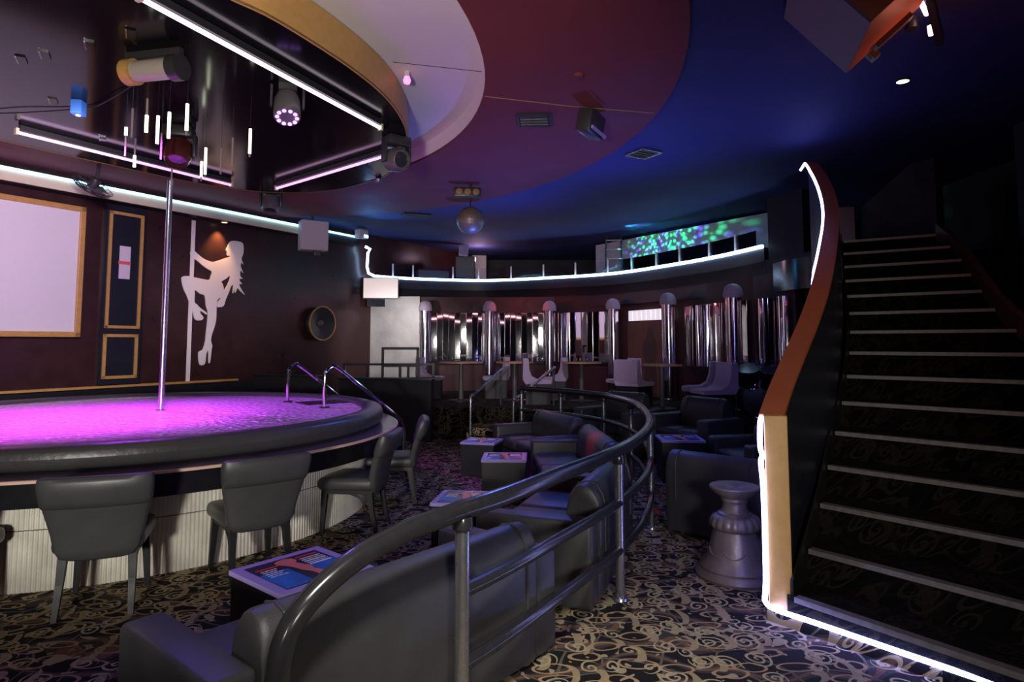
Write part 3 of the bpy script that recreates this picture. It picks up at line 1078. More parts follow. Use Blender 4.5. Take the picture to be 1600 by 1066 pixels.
# curved hand rails of the stage steps
for nm, px, py, dx, dy in (('left of the two bent chrome handrails at the stage steps', -2.77, 8.02, 0.46, 0.88), ('right of the two bent chrome handrails at the stage steps', -2.11, 7.31, 0.50, 0.86)):
    h = thing('stage_handrail', nm, 'handrail', (px, py, 0.93), 0, 'handrails of the stage steps')
    pts = [(0, 0, 0), (0, 0, 0.33), (0.02 * dx, 0.02 * dy, 0.40), (0.10 * dx, 0.10 * dy, 0.445), (0.2 * dx, 0.2 * dy, 0.43), (0.75 * dx, 0.75 * dy, 0.10), (1.25 * dx, 1.25 * dy, -0.22), (1.36 * dx, 1.36 * dy, -0.32), (1.40 * dx, 1.40 * dy, -0.44), (1.40 * dx, 1.40 * dy, -0.93)]
    b = MB()
    b.tube(spline(pts, 4), 0.022, 10)
    b.obj('tube', M['chrome'], h)
    b = MB()
    b.lathe([(0, 0), (0.06, 0), (0.055, 0.012), (0, 0.012)], 16)
    b.obj('flange', M['fixture'], h)
ss = thing('stage_steps', 'dark carpeted steps between the bent handrails behind the stage', 'steps', (-1.95, 9.05, 0), R(60))
b = MB()
b.box((-0.18, 0, 0.24), (0.28, 0.75, 0.48))
b.obj('tread', M['black'], ss, 0)
b = MB()
b.box((0.10, 0, 0.12), (0.28, 0.75, 0.24))
b.obj('tread', M['black'], ss, 0)


# ------------------------------------------------------------------ stage chairs
def make_chair(label):
    t = thing('dining_chair', label, 'chair', (0, 0, 0), 0, 'chairs around the stage')

    def ring(w, th, y, z, bow):
        pts = []
        n = 28
        for q in range(n):
            a = 2 * pi * q / n
            x = 0.5 * w * math.copysign(abs(cos(a)) ** 0.35, cos(a))
            yy = 0.5 * th * math.copysign(abs(sin(a)) ** 0.45, sin(a))
            pts.append((x, y + yy + bow * (2 * x / w) ** 2, z))
        return pts
    b = MB()
    secs = [(0.30, 0.02, -0.245, 0.335, 0.02), (0.40, 0.055, -0.245, 0.35, 0.02), (0.46, 0.07, -0.25, 0.40, 0.025), (0.50, 0.075, -0.26, 0.50, 0.03), (0.555, 0.078, -0.29, 0.62, 0.03), (0.575, 0.075, -0.305, 0.665, 0.03)]
    b.loft([ring(*s) for s in secs])
    b.obj('backrest', M['chair_leather'], t, 50)
    b = MB()
    secs = [(0.57, 0.07, -0.308, 0.664, 0.03), (0.582, 0.09, -0.315, 0.672, 0.03), (0.60, 0.115, -0.328, 0.71, 0.03), (0.615, 0.115, -0.345, 0.77, 0.03), (0.618, 0.10, -0.36, 0.82, 0.03), (0.605, 0.065, -0.37, 0.85, 0.03), (0.55, 0.02, -0.373, 0.86, 0.03)]
    b.loft([ring(*s) for s in secs])
    b.obj('head_roll', M['chair_leather'], t, 50)
    b = MB()
    b.box((0, 0.005, 0.425), (0.50, 0.50, 0.11), r=0.045, seg=4)
    b.obj('seat', M['chair_leather'], t, 50)
    b = MB()
    b.box((0, 0.0, 0.362), (0.42, 0.43, 0.05))
    b.obj('seat_frame', M['black_wood'], t, 0)
    for sx, sy, ex, ey in ((-0.19, 0.19, -0.21, 0.21), (0.19, 0.19, 0.21, 0.21), (-0.185, -0.20, -0.20, -0.27), (0.185, -0.20, 0.20, -0.27)):
        b = MB()

        def sq(x, y, z, h):
            return [(x - h, y - h, z), (x + h, y - h, z), (x + h, y + h, z), (x - h, y + h, z)]
        b.loft([sq(ex, ey, 0.0, 0.015), sq((sx + ex) / 2, (sy + ey) / 2 + (0.012 if sy < 0 else 0), 0.2, 0.02), sq(sx, sy, 0.38, 0.025)])
        b.obj('leg', M['black_wood'], t, 0)
    for s in (-1, 1):
        b = MB()
        b.tube(spline([(s * 0.19, -0.17, 0.20), (s * 0.19, -0.12, 0.30), (s * 0.19, 0.0, 0.345), (s * 0.19, 0.12, 0.35)], 5), 0.010, 8)
        b.obj('bracket', M['black_wood'], t)
    return t


def face(x, y, tx, ty):
    return atan2(ty - y, tx - x) - pi / 2


ch = make_chair('dark leather chair facing the stage, second from the left photo edge, whole back in view')
ch.location = (-2.62, 4.27, 0)
ch.rotation_euler = (0, 0, R(20))
dup(ch, (-3.47, 3.98, 0), R(8), 'dark leather chair cut by the left photo edge, only seat and leg in view')
dup(ch, (-1.93, 4.86, 0), R(40), 'dark leather chair tucked under the drink rail nearest the poster table with violet border')
dup(ch, (-1.43, 5.93, 0), R(86), 'dark leather chair seen from its side with a pale scuff on its rear leg')
dup(ch, (-1.29, 6.95, 0), R(98), 'dark leather chair at the far right end of the stage')
dup(ch, (-6.15, 8.55, 0), R(-130), 'dark leather chair behind the stage, left of the pole, only its top in view')
dup(ch, (-5.0, 9.65, 0), R(-160), 'dark leather chair behind the stage, right of the pole, only its top in view')


# ------------------------------------------------------------------ lounge sofas
def make_sofa(label, width, depth, at, fac, hz=1.0, armw=0.18, cushions=2, group=None, backh=0.74, fullback=False):
    """local x along the sofa, +y the way it faces, y=0 at its back"""
    rz = atan2(fac[1], fac[0]) - pi / 2
    t = thing('leather_sofa' if cushions > 1 else 'leather_armchair', label, 'sofa' if cushions > 1 else 'armchair', (at[0], at[1], 0), rz, group)
    iw = width - 2 * armw
    Lm_ = M['leather']

    def backring(x, s):
        pts = [(0.015, 0.03), (0.0, 0.30), (0.0, backh - 0.16), (0.015, backh - 0.08), (0.055, backh - 0.02), (0.11, backh), (0.17, backh - 0.015), (0.215, backh - 0.07), (0.235, backh - 0.15), (0.24, backh - 0.25), (0.245, 0.40), (0.25, 0.03)]
        cy, cz = 0.125, 0.40
        return [(x, cy + (p[0] - cy) * s, cz + (p[1] - cz) * (s if p[1] > 0.1 else 1)) for p in pts]
    b = MB()
    hw = width / 2 - 0.012 if fullback else width / 2 - armw - 0.004
    b.loft([backring(-hw, 0.90), backring(-hw + 0.012, 0.97), backring(-hw + 0.04, 1.0), backring(0, 1.0), backring(hw - 0.04, 1.0), backring(hw - 0.012, 0.97), backring(hw, 0.90)])
    bk_ = b.obj('backrest', Lm_, t, 42)
    for sx in (-1, 1):
        b = MB()
        x = sx * (hw - 0.10)
        b.tube([(x, p[1] - (0.004 if p[1] < 0.12 else -0.004), p[2] + 0.002) for p in backring(x, 1.0)[1:9]], 0.006, 6)
        b.obj('welt_seam', Lm_, bk_)
    for s in (-1, 1):
        b = MB()
        ya = 0.262 if fullback else 0.02
        b.box((s * (width / 2 - armw / 2), (ya + depth) / 2, 0.285), (armw, depth - ya, 0.53), r=0.03, seg=3)
        b.obj('arm', Lm_, t, 50)
    b = MB()
    b.box((0, 0.255 + (depth - 0.30) / 2, 0.15), (iw - 0.004, depth - 0.30, 0.24))
    b.obj('base', Lm_, t, 0)
    cw = iw / cushions
    for q in range(cushions):
        b = MB()
        b.box((-iw / 2 + cw * (q + 0.5), 0.258 + (depth - 0.268) / 2, 0.35), (cw - 0.006, depth - 0.268, 0.15), r=0.05, seg=4)
        b.obj('seat_cushion', Lm_, t, 50)
    for x in (-width / 2 + 0.08, width / 2 - 0.08):
        for y in (0.08, depth - 0.08):
            b = MB()
            b.box((x, y, 0.016), (0.06, 0.06, 0.032))
            b.obj('foot', M['black_wood'], t, 0)
    if hz != 1.0:
        t.scale = (1, 1, hz)
    return t


def sofa_between(label, p, q, depth, cushions, **kw):
    p = Vector(p)
    q = Vector(q)
    d = (q - p)
    f = Vector((-d.y, d.x)).normalized()
    m_ = (p + q) / 2
    return make_sofa(label, d.length, depth, (m_.x, m_.y), (f.x, f.y), cushions=cushions, **kw)


G1 = 'black sofas along the curved railing'
sofa_between('nearest black leather sofa, scuffed back against the railing at the photo bottom', (-0.96, 2.13), (0.26, 3.58), 0.78, 2, group=G1, backh=0.71)
sofa_between('second black sofa along the railing, its side panel facing the camera', (0.51, 4.03), (1.03, 5.48), 0.80, 2, group=G1)
sofa_between('third black sofa along the railing with a red glow on its back', (1.07, 5.78), (0.96, 7.6), 0.75, 2, group=G1)
sofa_between('farthest black sofa along the railing, in blue light', (1.0, 7.85), (0.42, 9.25), 0.75, 2, group=G1)
G2 = 'dark seats between railing and stairs'
sofa_between('dark armchair with its plain back beside the bell shaped plinth', (1.34, 5.78), (1.98, 5.18), 0.75, 1, group=G2, fullback=True, backh=0.71)
make_sofa('tall dark blue lit sofa between railing and stair parapet below the drum kit', 1.1, 0.72, (2.75, 8.95), (-0.85, -0.53), 1.24, group=G2)
make_sofa('tall dark sofa just beyond the railing bend, below the brown poster', 1.1, 0.72, (1.83, 9.95), (-0.75, -0.66), 1.24, group=G2)
make_sofa('dark armchair squeezed against the stair parapet behind the bell shaped plinth', 0.95, 0.72, (3.16, 7.55), (-0.98, -0.2), 1.0, cushions=1, group=G2)


# ------------------------------------------------------------------ poster topped cube tables
def make_cube_table(label, loc, rz, s, h):
    t = thing('cube_table', label, 'table', loc, rz, 'black cube tables in the lounge')
    b = MB()
    b.box((0, 0, h / 2 - 0.012), (s - 0.02, s - 0.02, h - 0.025))
    b.obj('body', M['black'], t, 0)
    b = MB()
    b.box((0, 0, h - 0.0125), (s, s, 0.025))
    top = b.obj('top', M['lav_plastic'], t, 0)
    i = s * 0.80
    b = MB()
    b.box((0, 0, h + 0.001), (i, i, 0.002))
    b.obj('poster', M['poster_dark'], top, 0)
    b = MB()
    b.box((-i * 0.31, -i * 0.18, h + 0.0026), (i * 0.36, i * 0.60, 0.001))
    b.box((i * 0.30, -i * 0.12, h + 0.0026), (i * 0.36, i * 0.44, 0.001))
    b.obj('blue_print', M['poster_blue'], top, 0)
    b = MB()
    fg = [(-.10, .44), (.02, .47), (.10, .42), (.12, .32), (.06, .24), (.09, .12), (.13, .0), (.10, -.12), (.14, -.26), (.13, -.40), (.20, -.47), (.08, -.48), (.03, -.40), (.02, -.20), (-.04, -.05), (-.06, .12), (-.10, .22), (-.16, .32), (-.15, .40)]
    b.add([(x * i, y * i, h + 0.0035) for x, y in fg], [tuple(range(len(fg)))])
    b.add([(x * i, y * i, h + 0.0028) for x, y in fg], [tuple(range(len(fg)))])
    b.obj('printed_figure', M['poster_pink'], top, 0)
    b = MB()
    b.box((-i * 0.30, i * 0.30, h + 0.003), (i * 0.30, i * 0.03, 0.0012))
    b.box((i * 0.30, i * 0.40, h + 0.003), (i * 0.30, i * 0.03, 0.0012))
    b.obj('title_lines', M['poster_red'], top, 0)
    b = MB()
    for q in range(5):
        x = -i * 0.43
        while x < -i * (0.22 + 0.05 * (q % 2)):
            wd = i * random.uniform(0.03, 0.07)
            b.box((x + wd / 2, i * (0.22 - 0.06 * q), h + 0.0034), (wd, i * 0.018, 0.001))
            x += wd + i * 0.012
    b.obj('text_lines', M['poster_white'], top, 0)
    b = MB()
    for q in range(5):
        thick = 0.035 if q in (2, 4) else 0.018
        b.box((i * 0.30, i * (0.31 - 0.065 * q), h + 0.0034), (i * 0.30, i * thick, 0.001))
    b.obj('text_lines', M['poster_white'], top, 0)
    return t


make_cube_table('cube table with violet bordered poster top in front of the stage chairs', (-1.15, 3.63, 0), R(50), 0.55, 0.42)
make_cube_table('cube table with poster top half hidden behind the railing top tube', (-0.38, 5.27, 0), R(-8), 0.45, 0.42)
make_cube_table('grey fronted cube table with glossy striped reflections, nearer of two before the third sofa', (-0.08, 7.14, 0), R(-2), 0.48, 0.42)
make_cube_table('dark cube table with a red reflection on its top, farther of two before the sofas', (-0.38, 8.30, 0), R(-14), 0.44, 0.42)
make_cube_table('pale sided cube table behind the dark armchair right of the railing', (2.05, 7.98, 0), R(-4), 0.52, 0.50)

# ------------------------------------------------------------------ curved railing
RP = [(-0.78, 2.20), (-0.21, 2.79), (0.30, 3.60), (0.70, 4.30), (1.02, 5.06), (1.25, 5.90), (1.40, 6.93), (1.43, 7.84), (1.24, 8.8), (0.72, 9.62), (0.15, 10.2)]
rl = thing('curved_railing', 'long curved black tube railing with steel posts around the sofas', 'railing', (0, 0, 0))
top = spline(RP, 6)
pts = [(p.x, p.y, 0.945) for p in top[6:]]
bend = [(-0.765, 2.19, 0.0), (-0.765, 2.19, 0.45), (-0.76, 2.195, 0.62), (-0.725, 2.225, 0.73), (-0.65, 2.30, 0.815), (-0.54, 2.41, 0.885), (-0.40, 2.56, 0.93)]
b = MB()
b.tube([tuple(p) for p in spline(bend, 4)] + pts, 0.042, 14)
b.obj('top_rail', M['rail_black'], rl)
for z in (0.61, 0.31):
    b = MB()
    b.tube([(p.x, p.y, z) for p in top[6:]], 0.030, 12)
    b.obj('mid_rail', M['rail_black'], rl)
for i in (1, 3, 5, 7, 8, 9, 10):
    x, y = RP[i]
    b = MB()
    b.lathe([(0, 0.0), (0.055, 0.0), (0.05, 0.015), (0.031, 0.02), (0.031, 0.93), (0, 0.93)], 16, c=(x, y))
    p_ = b.obj('post', M['rail_post'], rl)
    b = MB()
    b.lathe([(0.033, 0.86), (0.045, 0.87), (0.046, 0.90), (0.040, 0.92)], 16, c=(x, y))
    b.obj('collar', M['rail_black'], p_)

# ------------------------------------------------------------------ bell shaped plinth
un = thing('pedestal', 'grey bell shaped fluted stone pedestal on the carpet beside the gold newel', 'pedestal', (1.60, 4.72, 0))
b = MB()
b.lathe([(0, 0), (0.275, 0), (0.285, 0.02), (0.27, 0.045), (0.25, 0.06), (0.255, 0.075), (0.235, 0.10), (0.205, 0.14), (0.185, 0.20), (0.165, 0.28), (0.145, 0.34), (0, 0.34)], 48)
b.obj('bell', M['stone'], un)
b = MB()
b.lathe([(0.0, 0.325), (0.15, 0.325), (0.175, 0.35), (0.175, 0.38), (0.155, 0.415), (0.12, 0.43), (0, 0.43)], 128, wob=lambda a, z: 1 + (0.055 * abs(sin(a * 9)) - 0.03 if 0.33 < z < 0.42 else 0))
b.obj('fluted_collar', M['stone'], un, 60)
b = MB()
b.lathe([(0, 0.42), (0.115, 0.425), (0.12, 0.44), (0.10, 0.45), (0.085, 0.475), (0.082, 0.51), (0.095, 0.53), (0.09, 0.545), (0.12, 0.565), (0.165, 0.60), (0.175, 0.62), (0.17, 0.63), (0.06, 0.622), (0.04, 0.61), (0, 0.61)], 48)
b.obj('neck_dish', M['stone'], un)
b = MB()
for s in range(8):
    a0 = 2 * pi * s / 8
    pts = []
    for q in range(13):
        a = a0 + 2 * pi / 8 * q / 12
        z = 0.20 - 0.035 * sin(pi * q / 12)
        rr = 0.187 + (0.20 - z) * 0.35
        pts.append((rr * cos(a), rr * sin(a), z))
    b.tube(pts, 0.006, 6)
b.obj('swag_relief', M['stone'], un)

# ------------------------------------------------------------------ backdrop wall fittings
t = wallthing('projection_screen', 'big white projection screen in a gold frame at the left photo edge', 'screen', 0, 0, 0.0)
b = MB()
b.box((3.66, -0.03, 2.72), (2.50, 0.03, 1.80))
b.obj('cloth', M['screen'], t, 0)
b = MB()
for cx_, cz_, sx_, sz_ in ((3.66, 3.66, 2.64, 0.08), (3.66, 1.78, 2.64, 0.08), (4.94, 2.72, 0.08, 1.96), (2.38, 2.72, 0.08, 1.96)):
    b.box((cx_, -0.04, cz_), (sx_, 0.07, sz_))
b.obj('frame', M['goldframe'], t, 0, bevel=0.01)

t = wallthing('wall_panel', 'tall black wall panel with two gold rectangle frames beside the screen', 'panel', 0, 0, 0.0)
b = MB()
b.box((5.58, -0.03, 2.42), (0.62, 0.06, 2.80))
b.obj('backing', M['wall_navy'], t, 0)
for x0, x1, z0, z1 in ((5.315, 5.845, 1.885, 3.715), (5.305, 5.83, 1.105, 1.79)):
    b = MB()
    for cx_, cz_, sx_, sz_ in (((x0 + x1) / 2, z1 - 0.02, x1 - x0, 0.045), ((x0 + x1) / 2, z0 + 0.02, x1 - x0, 0.045), (x0 + 0.022, (z0 + z1) / 2, 0.045, z1 - z0), (x1 - 0.022, (z0 + z1) / 2, 0.045, z1 - z0)):
        b.box((cx_, -0.07, cz_), (sx_, 0.03, sz_))
    b.obj('gold_frame', M['goldframe'], t, 0)
t = wallthing('paper_notice', 'white paper notice with a red band taped on the black panel', 'notice', 0, 0, 0.0)
b = MB()
b.box((5.575, -0.064, 2.925), (0.17, 0.006, 0.52))
b.obj('sheet', M['paper'], t, 0)
b = MB()
b.box((5.57, -0.069, 2.92), (0.19, 0.006, 0.05))
b.obj('red_band', M['redtape'], t, 0)

SIL = [(7.44, 3.48), (7.48, 3.53), (7.56, 3.55), (7.67, 3.55), (7.74, 3.52), (7.76, 3.42), (7.75, 3.32), (7.72, 3.23), (7.77, 3.13), (7.72, 3.16), (7.71, 3.08), (7.77, 2.97), (7.71, 3.01), (7.705, 2.91), (7.76, 2.86), (7.69, 2.85), (7.71, 2.8), (7.75, 2.76), (7.69, 2.75), (7.73, 2.67), (7.82, 2.56), (7.71, 2.63), (7.66, 2.68), (7.61, 2.58), (7.6, 2.66), (7.56, 2.57), (7.565, 2.72), (7.52, 2.7), (7.48, 2.59), (7.42, 2.45), (7.38, 2.33), (7.28, 2.3), (7.25, 2.32), (7.26, 2.4), (7.33, 2.48), (7.37, 2.58), (7.44, 2.71), (7.49, 2.84), (7.48, 2.89), (7.41, 2.83), (7.32, 2.77), (7.35, 2.72), (7.37, 2.65), (7.38, 2.57), (7.34, 2.49), (7.25, 2.43), (7.24, 2.28), (7.24, 2.09), (7.21, 1.94), (7.17, 1.82), (7.15, 1.7), (7.18, 1.61), (7.17, 1.54), (7.15, 1.32), (7.12, 1.32), (7.11, 1.52), (7.07, 1.46), (7.05, 1.29), (6.95, 1.28), (6.92, 1.46), (6.94, 1.51), (7.0, 1.54), (7.04, 1.67), (7.05, 1.8), (7.07, 2.06), (7.07, 2.21), (7.03, 2.32), (7.0, 2.49), (6.91, 2.52), (6.81, 2.58), (6.81, 2.52), (6.81, 2.37), (6.86, 2.33), (6.91, 2.28), (7.05, 2.19), (7.04, 2.16), (6.93, 2.22), (6.935, 2.17), (6.99, 2.11), (6.96, 2.06), (6.87, 2.05), (6.82, 2.09), (6.8, 2.16), (6.77, 2.25), (6.71, 2.37), (6.66, 2.48), (6.6, 2.59), (6.56, 2.73), (6.57, 2.79), (6.64, 2.81), (6.71, 2.81), (6.9, 2.79), (7.07, 2.78), (7.1, 2.85), (7.12, 2.93), (7.04, 2.97), (6.93, 3.03), (6.83, 3.1), (6.75, 3.14), (6.7, 3.2), (6.72, 3.26), (6.77, 3.27), (6.82, 3.23), (6.95, 3.15), (7.12, 3.11), (7.28, 3.16), (7.39, 3.21), (7.47, 3.24), (7.47, 3.26), (7.42, 3.26), (7.41, 3.32), (7.39, 3.37), (7.42, 3.42)]
SIL = [(p.x, p.y) for p in spline(SIL + [SIL[0]], 3)[:-1]]
t = wallthing('wall_decal', 'white wall cutout of a long haired pole dancer in heels', 'decal', 0, 0, 0.0)
n = len(SIL)
b = MB()
b.add([(x, -0.022, z) for x, z in SIL] + [(x, -0.004, z) for x, z in SIL], [tuple(range(n)), tuple(range(n, 2 * n))[::-1]] + [(i, (i + 1) % n, n + (i + 1) % n, n + i) for i in range(n)])
b.obj('dancer_cutout', M['decal'], t, 0)
b = MB()
b.box((6.745, -0.009, 2.40), (0.072, 0.01, 2.80))
b.obj('pole_cutout', M['decal'], t, 0)

t = wallthing('downlight', 'small warm downlight under the soffit above the white dancer cutout', 'light', 7.24, 3.835, 0.16)
b = MB()
b.lathe([(0, -0.006), (0.05, -0.006), (0.05, 0.0), (0, 0.0)], 20)
b.obj('lens', M['lamp_warm'], t)
b = MB()
b.lathe([(0.05, -0.01), (0.065, -0.008), (0.065, 0.0), (0.05, 0.0)], 20)
b.obj('ring', M['goldframe'], t)

t = wallthing('wall_speaker', 'white box loudspeaker hanging in front of the soffit rope light', 'speaker', 8.78, 3.47, 0.75)
t.rotation_euler = (0, 0, WALLROT - R(28))
b = MB()
b.box((0, 0, 0.28), (0.52, 0.30, 0.58), r=0.012)
b.obj('cabinet', M['white_plastic'], t, 30)
b = MB()
b.box((0, -0.153, 0.28), (0.47, 0.012, 0.53))
b.obj('grille', M['white_plastic'], t, 0)
b = MB()
b.box((0.06, -0.05, -0.06), (0.12, 0.12, 0.10), r=0.01)
b.lathe([(0.02, 0.0), (0.04, 0.0), (0.04, 0.012), (0.02, 0.012)], 16, M=Matrix.Translation((0.06, -0.112, -0.06)) @ Matrix.Rotation(R(90), 4, 'X'))
b.obj('bracket_knob', M['fixture_grey'], t, 30)
b = MB()
b.tube([(0, 0.10, 0.56), (0, 0.10, 0.73)], 0.02, 8)
b.obj('hanger', M['fixture'], t)
t = wallthing('flood_lamp', 'small white flood lamp box at the corner end of the soffit', 'light', 10.42, 3.98, 0.45)
b = MB()
b.box((0, 0, 0.08), (0.26, 0.16, 0.18), r=0.01)
b.obj('housing', M['white_plastic'], t, 30)
b = MB()
b.box((0.06, -0.085, 0.03), (0.12, 0.012, 0.06))
b.obj('lens', M['led_wall'], t, 0)

t = wallthing('round_speaker', 'round wall speaker with copper rim at the far end of the dark backdrop', 'speaker', 9.62, 2.07, 0.04)
b = MB()
b.lathe([(0.0, 0.03), (0.10, 0.05), (0.26, 0.10), (0.34, 0.12), (0.34, 0.0), (0.0, 0.0)], 36, M=Matrix.Rotation(R(90), 4, 'X'))
b.obj('cone', M['fixture'], t)
b = MB()
b.lathe([(0.33, 0.10), (0.36, 0.10), (0.365, 0.135), (0.34, 0.135)], 36, M=Matrix.Rotation(R(90), 4, 'X'))
b.obj('rim', M['goldframe'], t)
b = MB()
b.lathe([(0.0, 0.10), (0.04, 0.095), (0.075, 0.07), (0.08, 0.03)], 24, M=Matrix.Rotation(R(90), 4, 'X'))
b.obj('dust_cap', M['fixture_grey'], t)

t = wallthing('cage_fan', 'black cage fan hanging below the ceiling in front of the soffit rope light', 'fan', 4.62, 3.86, 0.95)
t.rotation_euler = (R(38), 0, WALLROT + R(20))
b = MB()
for rr, dz_ in ((0.27, 0.0), (0.25, -0.04), (0.20, -0.07), (0.14, -0.09), (0.07, -0.1)):
    b.tube([(rr * cos(a), rr * sin(a), dz_) for a in [2 * pi * q / 28 for q in range(28)]], 0.005, 6, closed=True)
for q in range(20):
    a = 2 * pi * q / 20
    b.tube([(0.27 * cos(a), 0.27 * sin(a), 0), (0.2 * cos(a), 0.2 * sin(a), -0.07), (0.03 * cos(a), 0.03 * sin(a), -0.1)], 0.004, 5)
b.obj('cage', M['fixture'], t)
b = MB()
for q in range(4):
    Mq = Matrix.Rotation(2 * pi * q / 4, 4, 'Z') @ Matrix.Translation((0.13, 0, -0.03)) @ Matrix.Rotation(R(18), 4, 'X')
    b.box((0, 0, 0), (0.20, 0.11, 0.006), Mq)
b.obj('blades', M['fixture_grey'], t, 0)
b = MB()
b.lathe([(0, -0.05), (0.06, -0.04), (0.075, 0.02), (0.06, 0.10), (0.0, 0.12)], 20)
b.obj('motor', M['fixture'], t)
b = MB()
b.tube([(0, 0, 0.1), (0, 0.12, 0.30)], 0.025, 8)
b.obj('stem', M['fixture'], t)

# lit television at the balcony corner
t = thing('television', 'flat television glowing pale pink below the balcony rope light corner', 'television', (-2.98, 14.55, 2.66), R(4))
b = MB()
b.box((0, 0.02, 0.235), (0.80, 0.05, 0.49))
b.obj('casing', M['fixture'], t, 0)
b = MB()
b.box((0, -0.008, 0.24), (0.77, 0.008, 0.45))
b.obj('display', M['tv'], t, 0)
b = MB()
b.box((0, 0.15, 0.24), (0.14, 0.22, 0.14))
b.obj('bracket', M['fixture'], t, 0)

# ------------------------------------------------------------------ ceiling fittings
TZ = 3.93


def tube_light(label, p, q, mt):
    p = Vector((*p, TZ))
    q = Vector((*q, TZ))
    t = thing('tube_light', label, 'light', tuple((p + q) / 2), atan2((q - p).y, (q - p).x), 'tube lights under the ceiling drop')
    Lg = (q - p).length
    b = MB()
    b.tube([(-Lg / 2, 0, 0), (0, 0, 0), (Lg / 2, 0, 0)], 0.018, 10)
    b.obj('tube', mt, t)
    b = MB()
    b.box((0, 0, 0.055), (Lg * 0.99, 0.05, 0.06))
    b.obj('batten', M['fixture'], t, 0)
    for s in (-1, 1):
        b = MB()
        b.box((s * (Lg / 2 + 0.01), 0, 0.01), (0.03, 0.05, 0.07))
        b.obj('end_cap', M['cream'], t, 0)
    return t


tube_light('long white tube light across the near side of the black ceiling drop', (-2.46, 4.10), (-1.40, 6.67), M['uvtube_white'])
tube_light('long violet tube light across the far left of the black ceiling drop', (-5.36, 6.82), (-4.06, 9.14), M['uvtube'])
tube_light('short violet tube light at the far right of the black ceiling drop', (-3.47, 9.34), (-1.55, 7.70), M['uvtube'])


def moving_head(label, loc, rz, tilt, s=1.0, lens=None, mount=None):
    t = thing('moving_head_light', label, 'stage light', loc, rz, 'round moving head lights')
    b = MB()
    b.box((0, 0, -0.06 * s), (0.28 * s, 0.22 * s, 0.12 * s), r=0.02 * s)
    if mount:
        b.tube([(0, 0, -0.02), (0, 0, mount)], 0.018, 8)
    b.obj('base', M['fixture'], t, 30)
    for q in (-1, 1):
        b = MB()
        b.box((q * 0.155 * s, 0, -0.20 * s), (0.035 * s, 0.10 * s, 0.24 * s), r=0.012 * s)
        b.obj('yoke_arm', M['fixture'], t, 30)
    Mh = Matrix.Translation((0, 0, -0.27 * s)) @ Matrix.Rotation(R(tilt), 4, 'X')
    b = MB()
    b.lathe([(0.0, -0.15 * s), (0.08 * s, -0.145 * s), (0.13 * s, -0.09 * s), (0.14 * s, 0.0), (0.13 * s, 0.09 * s), (0.11 * s, 0.14 * s), (0.10 * s, 0.145 * s), (0.10 * s, 0.11 * s), (0.0, 0.10 * s)], 24, M=Mh)
    hd = b.obj('head', M['fixture_grey'] if lens is None else lens, t)
    b = MB()
    b.lathe([(0.0, 0.115 * s), (0.06 * s, 0.112 * s), (0.095 * s, 0.108 * s)], 24, M=Mh)
    b.obj('lens', M['lens'], hd)
    return t


moving_head('round moving head light at the right tip of the black ceiling drop', (-1.33, 7.25, DZ), R(40), 100, 1.0)
moving_head('round moving head light hanging in front of the cyan soffit rope', (-3.86, 10.15, RED), R(10), 160, 1.0)
moving_head('moving head light with a red tinted head amid the hanging light sticks', (-3.65, 6.9, DZ), R(15), 150, 1.05, M['reddish'])

t = thing('par_light', 'grey spotlight with violet lamp ring hung beside the near white tube', 'stage light', (-2.06, 5.75, DZ), R(20))
b = MB()
b.box((0, 0, -0.03), (0.16, 0.10, 0.06))
b.box((-0.14, 0, -0.12), (0.02, 0.05, 0.2))
b.box((0.14, 0, -0.12), (0.02, 0.05, 0.2))
b.obj('yoke', M['fixture'], t, 0)
b = MB()
b.lathe([(0, 0.14), (0.09, 0.13), (0.115, 0.06), (0.12, -0.12), (0.11, -0.14), (0.0, -0.13)], 24, M=Matrix.Translation((0, 0, -0.20)) @ Matrix.Rotation(R(-25), 4, 'X'))
b.obj('body', M['fixture_grey'], t)
b = MB()
for q in range(10):
    a = 2 * pi * q / 10
    b.lathe([(0, -0.148), (0.018, -0.146), (0.018, -0.13)], 8, M=Matrix.Translation((0, 0, -0.20)) @ Matrix.Rotation(R(-25), 4, 'X') @ Matrix.Translation((0.085 * cos(a), 0.085 * sin(a), 0)))
b.obj('lamp_ring', M['lamp_violet'], t)

t = thing('roller_light', 'chrome drum shaped scanner light with gold ends above the light sticks', 'stage light', (-2.90, 5.06, DZ - 0.16), R(-12))
b = MB()
b.lathe([(0, -0.17), (0.085, -0.17), (0.085, 0.17), (0, 0.17)], 28, M=Matrix.Rotation(R(90), 4, 'Y'))
b.obj('drum', M['drum_beige'], t)
for s in (-1, 1):
    b = MB()
    b.lathe([(0, s * 0.17), (0.105, s * 0.17), (0.105, s * 0.26), (0, s * 0.26)], 28, M=Matrix.Rotation(R(90), 4, 'Y'))
    b.obj('end_drum', M['goldframe'] if s < 0 else M['fixture'], t)
b = MB()
b.box((0, 0, 0.13), (0.5, 0.05, 0.06))
b.obj('hanger', M['fixture'], t, 0)

t = thing('laser_box', 'small blue glowing laser box under the left part of the ceiling drop', 'stage light', (-4.25, 6.15, DZ), R(10))
b = MB()
b.box((0, 0, -0.07), (0.10, 0.12, 0.14), r=0.01)
b.obj('housing', M['lamp_blue'], t, 30)
b = MB()
b.lathe([(0, -0.148), (0.02, -0.147), (0.022, -0.138)], 10)
b.obj('lens', M['lamp_white'], t)

